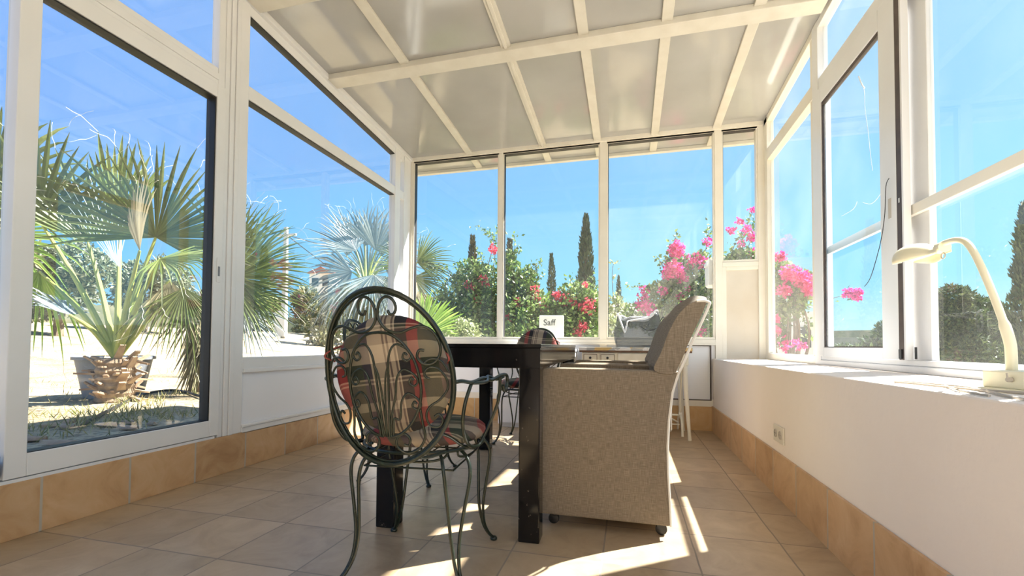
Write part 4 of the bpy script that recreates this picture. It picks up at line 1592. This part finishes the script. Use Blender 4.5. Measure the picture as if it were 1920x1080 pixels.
bougainvillea('bougainvillea', 'bougainvillea with a thick pink flower head outside the far right window',
              [(1478, 560, 4.9, 34, 40, 750), (1470, 520, 4.9, 22, 26, 320), (1500, 535, 4.9, 24, 26, 330), (1462, 600, 4.9, 14, 50, 260)],
              [([(1490, 560, 4.9), (1505, 590, 4.9), (1515, 640, 4.9)], 40), ([(1500, 555, 4.9), (1512, 590, 4.9), (1520, 620, 4.9)], 40), ([(1465, 530, 4.9), (1462, 500, 4.9), (1460, 480, 4.9)], 30),
               ([(1500, 560, 4.9), (1540, 562, 4.9), (1575, 556, 4.9), (1600, 552, 4.9)], 46)],
              [(1462, 482, 4.8, 9, 46), (1480, 512, 4.8, 16, 100), (1505, 525, 4.8, 17, 120), (1517, 545, 4.8, 13, 80), (1472, 545, 4.8, 14, 60), (1590, 550, 4.8, 9, 34), (1606, 553, 4.8, 10, 44), (1600, 548, 4.8, 9, 30), (1454, 598, 4.8, 7, 24), (1452, 620, 4.8, 9, 34), (1475, 645, 4.8, 14, 26), (1500, 645, 4.8, 12, 20)], seed=14, L=.06)
bougainvillea('leafy_shrub', 'low pale-leaved shrub at the foot of the leftmost back window',
              [(865, 615, 5.4, 30, 18, 650), (850, 628, 5.3, 30, 14, 500), (880, 630, 5.3, 24, 14, 400)], [], None, L=.045, lm='bleaf_pale', seed=21, cat='shrub')
bougainvillea('leafy_shrub', 'sparse pale shrub beside the white house beyond the back window',
              [(1155, 590, 7.0, 18, 40, 420), (1148, 620, 6.4, 16, 26, 300)], [([(1150, 560, 7), (1148, 520, 7), (1150, 497, 7), (1156, 493, 7)], 22)], None, L=.06, lm='bleaf_pale', seed=22, cat='shrub')


def cypress(px, top, bot, wpx, d, label, n, lm='cypress', seed=1, lean=0, group='cypress trees beyond the garden'):
    r = random.Random(seed)
    pb, pt = at(px, bot, d), at(px + lean, top, d)
    zb = gh(pb.x, pb.y)
    base = Vector((pb.x, pb.y, min(zb, pb.z)))
    H = pt.z - base.z
    z0 = pb.z - base.z
    W = wpx * d / FOC / 2 * 1.4
    t = empty('cypress_tree', base)
    tag(t, label, 'tree', group)
    MB().tube([(0, 0, 0), (0, 0, z0 + .3), (lean * d / FOC, 0, H * .9)], [W * .3, W * .25, W * .05], 8).build('trunk', M['bark'], t, smooth=True)
    ml = MB()
    sz = .16 * max(W / .45, .5) ** .5
    for _ in range(n):
        q = r.random() ** 1.1
        z = z0 * .6 + (H - z0 * .6) * q
        prof = (1 - q) ** .68 * (1 - .25 * (1 - q) ** 4) * (.92 + .08 * math.sin(q * 40))
        a = r.uniform(0, 2 * math.pi)
        rad = W * prof * (r.random() ** .35) * (1 + .35 * noise.noise(Vector((a, q * 9, seed))))
        p = Vector((rad * math.cos(a) + q * lean * d / FOC, rad * math.sin(a), z))
        ld = Vector((math.cos(a) * .35 + r.uniform(-.3, .3), math.sin(a) * .35 + r.uniform(-.3, .3), 1)).normalized()
        nn = rdir(r)
        nn = (nn - ld * nn.dot(ld)).normalized()
        ml.leaf(p, ld, nn, sz * r.uniform(.7, 1.4), sz * .34, .1)
    ml.build('foliage', M[lm], t)


cypress(1098, 404, 640, 40, 24, 'tallest dark cypress behind the middle back window', 5200, seed=1)
cypress(885, 446, 600, 28, 15, 'brownish cypress rising behind the red flowered bougainvillea', 2400, 'cypress_brown', 2)
cypress(1036, 478, 620, 22, 20, 'small bent-topped cypress left of the tallest cypress', 1700, seed=3, lean=-3)
cypress(1160, 518, 620, 17, 34, 'small distant cypress just right of the mullion', 1300, seed=4)
cypress(955, 452, 600, 24, 13, 'slim warm green cypress rising beside the left mullion', 2200, 'cypress_brown', 5)
cypress(1930, 385, 700, 60, 14, 'dark cypress at the right edge beyond the lamp', 4800, seed=6)


def round_tree(name, label, blobs, lm, seed, L, group=None, cat='tree', dens=1.0):
    r = random.Random(seed)
    d = blobs[0][2]
    c0 = at(blobs[0][0], blobs[0][1], d)
    base = Vector((c0.x, c0.y, gh(c0.x, c0.y)))
    t = empty(name, base)
    tag(t, label, cat, group)
    ml, mb = MB(), MB()
    top = c0 - base
    mb.tube([(0, 0, -.2), top * .5 + Vector((.1, 0, 0)), top], [.16, .12, .05], 8)
    for px, py, dd, rx, rz, n in blobs:
        c = at(px, py, dd) - base
        sx, sz = rx * dd / FOC, rz * dd / FOC
        blob_leaves(ml, r, c, (sx, sx, sz), int(n * dens), L, L * .4, .55)
        mb.tube([top * .45, top * .3 + c * .7, c], [.06, .04, .02], 6)
    ml.build('foliage', M[lm], t)
    mb.build('trunk', M['bark'], t, smooth=True)
    return t


round_tree('pine_tree', 'bushy green pine beyond the right window left of the lamp',
           [(1790, 610, 19, 52, 45, 3600), (1755, 620, 19, 34, 50, 1700), (1840, 620, 19, 45, 55, 3000), (1785, 562, 19, 30, 24, 1300), (1820, 582, 19, 34, 26, 1400), (1800, 670, 19, 90, 50, 3200), (1865, 650, 19, 30, 50, 1300)], 'pine', 31, .17, dens=1.8)
round_tree('pine_tree', 'distant tree tops seen low through the sliding sash',
           [(1660, 632, 30, 16, 26, 700), (1645, 648, 30, 26, 14, 600), (1600, 655, 30, 40, 8, 500)], 'pine', 32, .35)
round_tree('olive_tree', 'olive tree behind the potted palm, left of its trunk', [(110, 540, 15, 60, 45, 2200), (70, 500, 15, 40, 40, 1200), (150, 500, 15, 50, 40, 1500), (60, 570, 15, 40, 30, 900)], 'olive', 33, .22, 'olive trees on the bank')
round_tree('olive_tree', 'olive tree behind the potted palm, right of its trunk', [(270, 545, 20, 50, 42, 1900), (310, 520, 20, 40, 36, 1400), (245, 520, 20, 24, 30, 800), (330, 560, 20, 36, 30, 900)], 'olive', 34, .22, 'olive trees on the bank')
round_tree('broadleaf_tree', 'dark tree at the far left edge of the picture', [(-20, 470, 12, 60, 70, 2600), (-10, 540, 12, 50, 50, 1500)], 'scrub', 35, .2)
# scrub along the bank
scr = [(575, 562, 42, 26, 18), (635, 572, 34, 40, 26), (700, 560, 28, 45, 40), (600, 588, 24, 24, 14), (765, 575, 21, 36, 40), (490, 575, 38, 38, 20), (652, 600, 17, 36, 24), (725, 602, 13.5, 34, 30)]
scl = ['farthest scrub bush just right of the utility pole', 'scrub bush in the middle distance left of the blue palm', 'tall scrub bush behind the silvery blue palm', 'low scrub bush at the road edge near the meter box', 'tall scrub bush behind the left back corner post', 'scrub bush left of the utility pole', 'scrub bush in front of the blue palm, left of its trunk', 'nearest scrub bush, right of the blue palm trunk', 'scrub bush hidden behind the broad white post']
for i, (px, py, d, rx, rz) in enumerate(scr):
    r = random.Random(60 + i)
    c = at(px, py, d)
    base = Vector((c.x, c.y, gh(c.x, c.y)))
    t = empty('scrub_bush', base)
    tag(t, scl[i], 'bush', 'scrub bushes on the bank')
    ml = MB()
    blob_leaves(ml, r, c - base, (rx * d / FOC, rx * d / FOC * .8, rz * d / FOC), 900, .012 * d, .006 * d, .4)
    zc = (c - base).z
    blob_leaves(ml, r, Vector((0, 0, zc * .4)), (rx * d / FOC, rx * d / FOC * .8, max(.3, zc * .6)), 500, .012 * d, .006 * d, .4)
    ml.build('foliage', M['scrub'], t)
    mb = MB()
    for q in range(3):
        mb.tube([(0, 0, -.1), (r.uniform(-.3, .3), r.uniform(-.3, .3), max(.2, zc))], [.05, .02], 6)
    mb.build('stems', M['bark'], t)


# ---- fan palms
def fan(mf, mh, hub, axis, nrm, rad, spread=150, nseg=26, r=rnd, droop=.25, hair=True, free=.58, cup=.12):
    """palmate blade: folded segments radiating from the hub around axis, in the plane with normal nrm"""
    axis = axis.normalized()
    nrm = (nrm - axis * nrm.dot(axis)).normalized()
    side = axis.cross(nrm)
    step = 2 * spread / nseg
    for i in range(nseg):
        a = -spread + step * (i + .5 + r.uniform(-.22, .22))
        ar = R(a)
        d = axis * math.cos(ar) + side * math.sin(ar)
        tl = rad * (1 - .30 * (abs(a) / 180) ** 1.5) * r.uniform(.82, 1.08)
        w2 = math.tan(R(step) / 2) * tl * (1 - free) * 1.0
        pr_ = d.cross(nrm)
        b = len(mf.v)
        rows = [(0, .002), (1 - free, w2), (1 - free * .6, w2 * .80), (1 - free * .25, w2 * .42), (1.0, .0015)]
        dr = droop * r.uniform(.6, 1.5)
        for q, wv in rows:
            c = hub + d * (tl * q) + nrm * (cup * tl * q * q) + Vector((0, 0, -1)) * (dr * tl * max(0, q - .5) ** 2 * 2)
            fold = wv * .55
            mf.v += [tuple(c + pr_ * wv + nrm * 0), tuple(c - nrm * fold), tuple(c - pr_ * wv)]
        for k in range(len(rows) - 1):
            o = b + 3 * k
            mf.f += [(o, o + 1, o + 4, o + 3), (o + 1, o + 2, o + 5, o + 4)]
        if hair and mh is not None and r.random() < .4:
            e = hub + d * tl + nrm * (cup * tl) + Vector((0, 0, -1)) * (dr * tl * .5)
            h = [e]
            v = d.copy()
            for q in range(5):
                v = (v + rdir(r) * .45 + Vector((0, 0, -.12))).normalized()
                h.append(h[-1] + v * tl * .055)
            mh.tube(cat_rom(h, 2), .0013, 4, cap=False)


def frond(t, crown, hub, axis, nrm, rad, fm, **k):
    """petiole from the crown to the hub and its fan; hub/axis in local coords"""
    mf, mh = MB(), MB()
    fan(mf, mh, hub, axis, nrm, rad, **k)
    f = mf.build('frond', M[fm], t)
    mid = crown.lerp(hub, .5) + Vector((0, 0, .06))
    MB().tube(cat_rom([crown, mid, hub], 6), [.034 - .0019 * i for i in range(13)], 8).build('petiole', M['petiole'], f, smooth=True)
    if mh.v:
        mh.build('fibres', M['hair'], f)
    return f


def palm(name, label, base_px, d, crown_px, fronds, fm, group=None, trunk_r=.10, seed=1, skirt=0, trunk=True, stubs=0):
    r = random.Random(seed)
    b = at(base_px[0], base_px[1], d)
    b.z = gh(b.x, b.y)
    c = at(crown_px[0], crown_px[1], d) - b
    t = empty(name, b)
    tag(t, label, 'palm', group)
    m = MB()
    n = 14
    pts = [Vector((0, 0, -.1)).lerp(c, i / n) for i in range(n + 1)]
    m.tube(pts, [trunk_r * (1 + .10 * (i % 2)) for i in range(n + 1)], 14)
    m.build('trunk', M['trunk'], t, smooth=True, angle=30)
    if stubs:
        st = MB()
        for i in range(stubs):
            a = i * 2.399
            zz = (i / stubs) * max(c.z, .2)
            o = Vector((math.cos(a) * trunk_r * .75, math.sin(a) * trunk_r * .75, zz)) + c * (zz / max(c.z, .2)) * 0
            dv = Vector((math.cos(a + r.uniform(-.5, .5)), math.sin(a + r.uniform(-.5, .5)), r.uniform(-.5, 1.3))).normalized()
            wv = Vector((-math.sin(a), math.cos(a), 0))
            L, W = r.uniform(.06, .21), r.uniform(.02, .05)
            up_ = dv.cross(wv)
            p = [o - wv * W - up_ * .012, o + wv * W - up_ * .012, o + wv * W + up_ * .012, o - wv * W + up_ * .012]
            e = o + dv * L
            p2 = [e - wv * W * .6 - up_ * .008, e + wv * W * .6 - up_ * .008, e + wv * W * .6 + up_ * .008, e - wv * W * .6 + up_ * .008]
            st.hexa(p + p2)
        st.build('frond_stubs', M['stub'], t)
    if skirt:
        sk = MB()
        for i in range(skirt):
            a = r.uniform(0, 2 * math.pi)
            z = c.z * r.uniform(.35, 1.0)
            o = Vector((math.cos(a) * trunk_r, math.sin(a) * trunk_r, z)) + Vector((c.x, c.y, 0)) * (z / c.z)
            dv = Vector((math.cos(a) * r.uniform(.05, .5), math.sin(a) * r.uniform(.05, .5), -1)).normalized()
            nn = Vector((math.cos(a), math.sin(a), 0))
            nn = (nn - dv * nn.dot(dv)).normalized()
            sk.leaf(o, dv, nn, r.uniform(.3, .7), .03, .03)
        sk.build('dead_leaf_skirt', M['skirt'], t)
    for fr_ in fronds:
        hpx, hpy, dd, tx, ty, face, rp = fr_[:7]
        kw = dict(fr_[7]) if len(fr_) > 7 else {}
        fmm = kw.pop('fm', fm)
        hub = at(hpx, hpy, d + dd) - b
        tip = at(tx, ty, d + dd + kw.pop('td', 0.0)) - b
        frond(t, c, hub, tip - hub, Vector(face), rp * d / FOC, fmm, r=r, **kw)
    return t


tocam = (.75, -.62, .1)
sidef = (.6, .75, .1)
palm('fan_palm', 'young fan palm beside the grey pot, seen through the large left window', (215, 757), 4.5, (218, 672), [
    (292, 445, .1, 330, 250, tocam, 188, dict(spread=112, nseg=38, droop=.12)),
    (222, 500, .1, 150, 330, (.8, .2, .3), 175, dict(spread=34, nseg=11, droop=.15, free=.85, fm='fan_blue')),
    (318, 525, .15, 322, 650, tocam, 125, dict(spread=42, nseg=20, droop=.2, fm='skirt', hair=False)),
    (226, 440, .5, 232, 250, (.95, .1, .1), 190, dict(spread=32, nseg=14, droop=.05, free=.3)),
    (165, 455, .2, 100, 230, (.9, -.5, .2), 185, dict(spread=60, nseg=18, droop=.15)),
    (72, 410, .0, 92, 215, tocam, 185, dict(spread=85, nseg=26, droop=.15)),
    (262, 470, -.2, 238, 330, (.3, .9, .2), 150, dict(spread=40, nseg=12, droop=.1, fm='fan_dry')),
    (300, 485, -.1, 400, 500, (.2, -.5, .9), 120, dict(spread=80, nseg=24, droop=.7)),
    (345, 540, .2, 345, 640, tocam, 120, dict(spread=60, nseg=22, droop=.5)),
    (75, 510, .1, 30, 640, tocam, 130, dict(spread=60, nseg=18, droop=.6, fm='fan_bright')),
    (130, 590, -.1, 90, 560, (.1, .1, 1), 100, dict(spread=75, nseg=20, droop=.5, fm='fan_blue')),
], 'fan', 'fan palms on the left side', trunk_r=.15, seed=41, stubs=64)
pt = at(214, 735, 4.9)
t = empty('plant_pot', (pt.x, pt.y, gh(pt.x, pt.y)))
tag(t, 'large grey plastic nursery pot behind the young palm trunk', 'pot')
MB().lathe([(.25, 0), (.325, .40), (.352, .40), (.352, .43), (.335, .435), (.315, .40), (.24, .02)], 40, (0, 0, 0)).build('pot_body', M['pot'], t, smooth=True, angle=40)
MB().lathe([(.312, .34), (.25, .37), (.001, .385)], 32, (0, 0, 0), cap=False).build('soil', M['soil'], t, smooth=True)

palm('fan_palm', 'fan palm with hanging dead skirt seen at the right edge of the large left window', (375, 738), 5.4, (395, 545), [
    (440, 520, .0, 600, 500, (.5, -.6, .3), 155, dict(spread=55, nseg=26, droop=.25)),
    (445, 500, .3, 560, 400, (.6, -.6, .1), 150, dict(spread=60, nseg=26, droop=.1)),
    (440, 540, -.1, 560, 590, (.4, -.6, .5), 140, dict(spread=55, nseg=24, droop=.4)),
    (430, 470, .2, 470, 330, (.7, -.6, .1), 130, dict(spread=50, nseg=20, droop=.1)),
    (385, 560, .1, 385, 700, tocam, 110, dict(spread=55, nseg=22, droop=.3, fm='skirt', hair=False)),
    (450, 580, -.2, 500, 680, tocam, 90, dict(spread=65, nseg=22, droop=.4, fm='fan_blue')),
], 'fan', 'fan palms on the left side', trunk_r=.10, seed=42, skirt=420)
palm('fan_palm', 'silvery blue fan palm in the middle of the wide left window', (680, 640), 9.0, (685, 540), [
    (668, 470, 0, 620, 410, tocam, 95, dict(spread=70, nseg=24)),
    (685, 460, .2, 690, 390, tocam, 90, dict(spread=70, nseg=24)),
    (705, 470, 0, 735, 405, tocam, 95, dict(spread=75, nseg=24)),
    (660, 510, -.2, 600, 520, tocam, 90, dict(spread=70, nseg=22, droop=.5)),
    (700, 515, -.2, 710, 590, tocam, 95, dict(spread=80, nseg=24, droop=.4)),
    (720, 500, .1, 790, 500, tocam, 90, dict(spread=60, nseg=22, droop=.4)),
    (670, 530, -.3, 640, 600, tocam, 80, dict(spread=60, nseg=20, droop=.4)),
    (650, 480, .3, 655, 400, tocam, 80, dict(spread=45, nseg=16, free=.75)),
    (715, 480, .4, 725, 400, tocam, 85, dict(spread=45, nseg=16, free=.75)),
    (690, 520, .3, 690, 440, tocam, 85, dict(spread=70, nseg=22, droop=.3)),
    (735, 540, .2, 740, 620, tocam, 80, dict(spread=50, nseg=18, droop=.4)),
    (640, 540, .2, 610, 600, tocam, 70, dict(spread=50, nseg=18, droop=.4)),
], 'fan_blue', 'fan palms on the left side', trunk_r=.16, seed=43, skirt=300)
palm('fan_palm', 'fan palm beside the far left corner with one bright green drooping leaf', (770, 640), 6.2, (765, 530), [
    (782, 492, .0, 850, 470, tocam, 75, dict(spread=65, nseg=26)),
    (775, 520, .2, 850, 545, tocam, 80, dict(spread=50, nseg=22, droop=.4)),
    (780, 545, .1, 800, 620, tocam, 90, dict(spread=60, nseg=22, droop=.4, fm='fan_dry')),
    (786, 632, -1.0, 836, 578, (.5, -.8, .4), 78, dict(spread=62, nseg=30, droop=.1, fm='fan_bright', hair=False, free=.25)),
    (765, 500, .2, 720, 460, tocam, 80, dict(spread=60, nseg=22)),
], 'fan', 'fan palms on the left side', trunk_r=.12, seed=44, skirt=200)
palm('fan_palm', 'fan palm at the far left edge with leaves past the door post', (-40, 700), 5.2, (-45, 520), [
    (-20, 350, .0, 30, 240, tocam, 190, dict(spread=110, nseg=32)),
    (-30, 440, .1, 60, 520, tocam, 170, dict(spread=70, nseg=24, fm='fan_bright', droop=.5)),
], 'fan', 'fan palms on the left side', trunk_r=.14, seed=45)

# small palm shoots and grass tufts
for i, (px, py, d) in enumerate(((535, 655, 8.5), (505, 660, 7.0), (470, 668, 6.0))):
    b = at(px, py, d)
    b.z = gh(b.x, b.y)
    t = empty('palm_shoot', b)
    tag(t, ['small spiky palm shoot on the ground, farthest right of three', 'small spiky palm shoot on the ground, middle one of three', 'small spiky palm shoot on the ground, nearest the door post'][i], 'palm', 'palm shoots on the sandy ground')
    mf = MB()
    fan(mf, None, Vector((0, 0, .02)), Vector((.2, .1, 1)), Vector((.7, -.7, .1)), .42, spread=75, nseg=20, r=random.Random(70 + i), hair=False, free=.8)
    mf.build('blades', M['fan_blue'], t)
    MB().lathe([(.03, -.03), (.025, .06)], 8).build('crown', M['trunk'], t)
gm = MB()
r = random.Random(5)
for _ in range(2600):
    x = XL - .4 - 6 * r.random() ** .8
    y = r.uniform(.5, 8)
    if r.random() < .6:
        y = 1.5 + 2.6 * r.random()
        x = -3.3 - 1.6 * r.random()
    if noise.noise(Vector((x * 1.3, y * 1.3, 9))) < .02:
        continue
    z = gh(x, y)
    d_ = (Vector((0, 0, 1)) + rdir(r) * .8)
    d_.z = abs(d_.z)
    d_.normalize()
    nn = rdir(r)
    nn = (nn - d_ * nn.dot(d_)).normalized()
    gm.leaf(Vector((x, y, z - .005)), d_, nn, r.uniform(.04, .13), .008, .05)
tag(gm.build('dry_grass', M['grass']), 'short dry grass tufts on the sandy ground by the left window', 'grass', kind='stuff')
# fallen husks near the glass
for i, (px, py, L, a) in enumerate(((60, 818, .16, 20), (110, 790, .22, 100), (110, 825, .22, 10), (125, 795, .15, 0), (240, 795, .16, 5), (245, 785, .10, 50), (285, 787, .09, -20), (335, 793, .13, 60), (200, 790, .2, 0))):
    d = .54 * FOC / (py - 645)
    p = at(px, py, d)
    p.z = gh(p.x, p.y)
    m = MB()
    m.grid(lambda u, v: Vector(((u - .5) * L, (v - .5) * .07 * math.sin(max(.08, u) * 3.0), .012 + .02 * math.sin(v * 3.14))), 6, 4)
    tag(m.build('fallen_husk', M['stub'], loc=p, rz=R(a), solid=.004), ['pale husk nearest the door post on the shaded ground', 'long curved pale husk pointing away from the door glass', 'broad pale husk lowest on the shaded ground', 'short pale husk between the two longer ones near the door post', 'flat husk below the middle of the palm trunk', 'narrow pointed husk right of the flat one below the trunk', 'small husk tilted towards the hose, left of the last one', 'rightmost pale husk on the shaded ground', 'thin husk just in front of the palm stubs'][i], 'husk', 'palm husks on the ground')
hs_ = MB()
hp = []
for px, py in ((150, 800), (210, 765), (270, 742), (330, 735), (390, 745), (430, 752)):
    d = .56 * FOC / (py - 645)
    q = at(px, py, d)
    hp.append((q.x, q.y, gh(q.x, q.y) + .02))
hs_.tube(cat_rom(hp, 6), .014, 8)
tag(hs_.build('irrigation_hose', M['hose'], smooth=True), 'black irrigation hose lying across the ground by the palm', 'hose')

# utility pole
b = at(533, 600, 26)
t = empty('utility_pole', (b.x, b.y, gh(b.x, b.y)))
tag(t, 'pale concrete utility pole with a white meter box beyond the left window', 'pole')
H = at(543, 425, 26).z - gh(b.x, b.y)
MB().hexa([(-.16, -.1, -.3), (.16, -.1, -.3), (.16, .1, -.3), (-.16, .1, -.3), (-.10, -.07, H), (.10, -.07, H), (.10, .07, H), (-.10, .07, H)]).build('pole_shaft', M['concrete'], t)
MB().box(-.42, .28, -.3, -.1, .1, 1.55).build('meter_box', M['whitewash'], t, bevel=.02)
MB().box(-.7, .7, -.06, .06, H - .5, H - .4).build('crossarm', M['concrete'], t)
p0 = Vector((b.x, b.y, gh(b.x, b.y) + H - .42))
for k, (tx, ty, td) in enumerate(((760, 560, 60), (720, 430, 48))):
    p1 = at(tx, ty, td)
    pts = [p0.lerp(p1, i / 16) - Vector((0, 0, 1.2 * math.sin(math.pi * i / 16))) for i in range(17)]
    tag(MB().tube(pts, .03, 5).build('power_line', M['hose']), ['thin overhead power line sagging low to the right of the pole', 'thin overhead power line running high to the right of the pole'][k], 'cable')

# houses
def house(px0, px1, pyt, d, label, roof_=False):
    a, b = at(px0, 640, d), at(px1, 640, d)
    w_ = (b - a).length
    c = (a + b) / 2
    zt = at((px0 + px1) / 2, pyt, d).z
    g0 = gh(c.x, c.y) - .5
    t = empty('house', (c.x, c.y, g0))
    t.rotation_euler.z = math.atan2(b.y - a.y, b.x - a.x)
    tag(t, label, 'house')
    MB().box(-w_ / 2, w_ / 2, 0, 5, 0, zt - g0).build('walls', M['whitewash'], t)
    for k in (-.25, .2):
        f = MB().box(k * w_ - .4, k * w_ + .4, -.05, .02, (zt - g0) - 1.6, (zt - g0) - .6).build('window', M['darkglass'], t)
    if roof_:
        MB().prism([(-w_ / 2 - .3, zt - g0), (w_ / 2 + .3, zt - g0), (0, zt - g0 + w_ * .28)], lambda x, z: (x, -.3, z), lambda x, z: (x, 5.3, z)).build('roof', M['roofred'], t)
    else:
        MB().box(-w_ / 2 - .1, w_ / 2 + .1, -.1, 5.1, zt - g0, zt - g0 + .15).build('parapet', M['whitewash'], t)


house(1150, 1225, 572, 40, 'white house far behind the back window right of the mullion')
house(1445, 1530, 590, 22, 'bright white house outside the far right window')
house(578, 622, 512, 55, 'distant house with a red roof beyond the wide left window', True)

# garden things behind the back windows
c = at(1034, 618, 4.95)
t = empty('garden_sign', (c.x, c.y, gh(c.x, c.y)))
t.rotation_euler.z = R(12)
tag(t, 'weathered white board with dark lettering standing among the shrubs', 'sign')
hb = c.z - gh(c.x, c.y)
MB().box(-.135, .135, -.012, .012, hb - .16, hb + .155).build('board', M['greyboard'], t, bevel=.01)
for x in (-.11, .11):
    MB().box(x - .012, x + .012, .012, .03, -.1, hb + .1).build('post', M['bark'], t)
tx = bpy.data.curves.new('lettering', 'FONT')
tx.body = 'Saff'
tx.size = .095
tx.extrude = .002
tx.align_x = 'CENTER'
txo = bpy.data.objects.new('lettering', tx)
col.objects.link(txo)
tx.materials.append(M['ink'])
dg = bpy.context.evaluated_depsgraph_get()
tme = bpy.data.meshes.new_from_object(txo.evaluated_get(dg))
bpy.data.objects.remove(txo)
txo = bpy.data.objects.new('lettering', tme)
col.objects.link(txo)
tme.materials.clear()
tme.materials.append(M['ink'])
txo.parent = t
txo.rotation_euler = (R(90), 0, 0)
txo.location = (-.025, -.0145, hb + .045)

c = at(1322, 528, 4.62)
t = empty('outdoor_lantern', (c.x, 4.50, c.z))
tag(t, 'white outdoor lantern fixed outside by the back right post', 'lantern')
MB().box(-.05, .05, -.055, -.03, -.10, .14).build('back_plate', M['whiteplastic'], t, bevel=.004)
MB().lathe([(.045, -.115), (.060, -.10), (.066, .06), (.060, .075), (.072, .08), (.072, .10), (.05, .135), (.01, .15)], 24, (-.0, .045, 0)).build('lantern_body', M['whiteplastic'], t, smooth=True, angle=40)

# trellis outside right window and dark slatted screen behind the armchair
m = MB()
b1 = at(1318, 600, 6.4)
gz = gh(b1.x, b1.y)
t = empty('slatted_screen', (b1.x, b1.y, gz))
tag(t, 'dark slatted garden screen behind the magenta bougainvillea', 'screen')
for k in range(9):
    MB().box(-.40 + k * .10, -.34 + k * .10, -.01, .01, 0, 1.25).build('slat', M['bark'], t)
MB().box(-.42, .52, .01, .04, .2, .26).box(-.42, .52, .01, .04, 1.0, 1.06).build('rail', M['bark'], t)
b1 = at(1452, 610, 5.4)
gz = gh(b1.x, b1.y)
t = empty('trellis', (b1.x, b1.y, gz))
tag(t, 'thin wire trellis carrying pink flowers outside the far right window', 'trellis')
m = MB()
for k in range(4):
    m.tube([(-.08 + k * .07, 0, -.2), (-.08 + k * .07, 0, 1.3)], .004, 6)
for k in range(12):
    m.tube([(-.10, 0, .1 + k * .1), (.15, 0, .1 + k * .1)], .003, 6)
m.build('wires', M['whiteplastic'], t)
for x in (-.10, .15):
    MB().tube([(x, 0, -.25), (x, 0, 1.32)], .010, 8).build('stake', M['bark'], t)
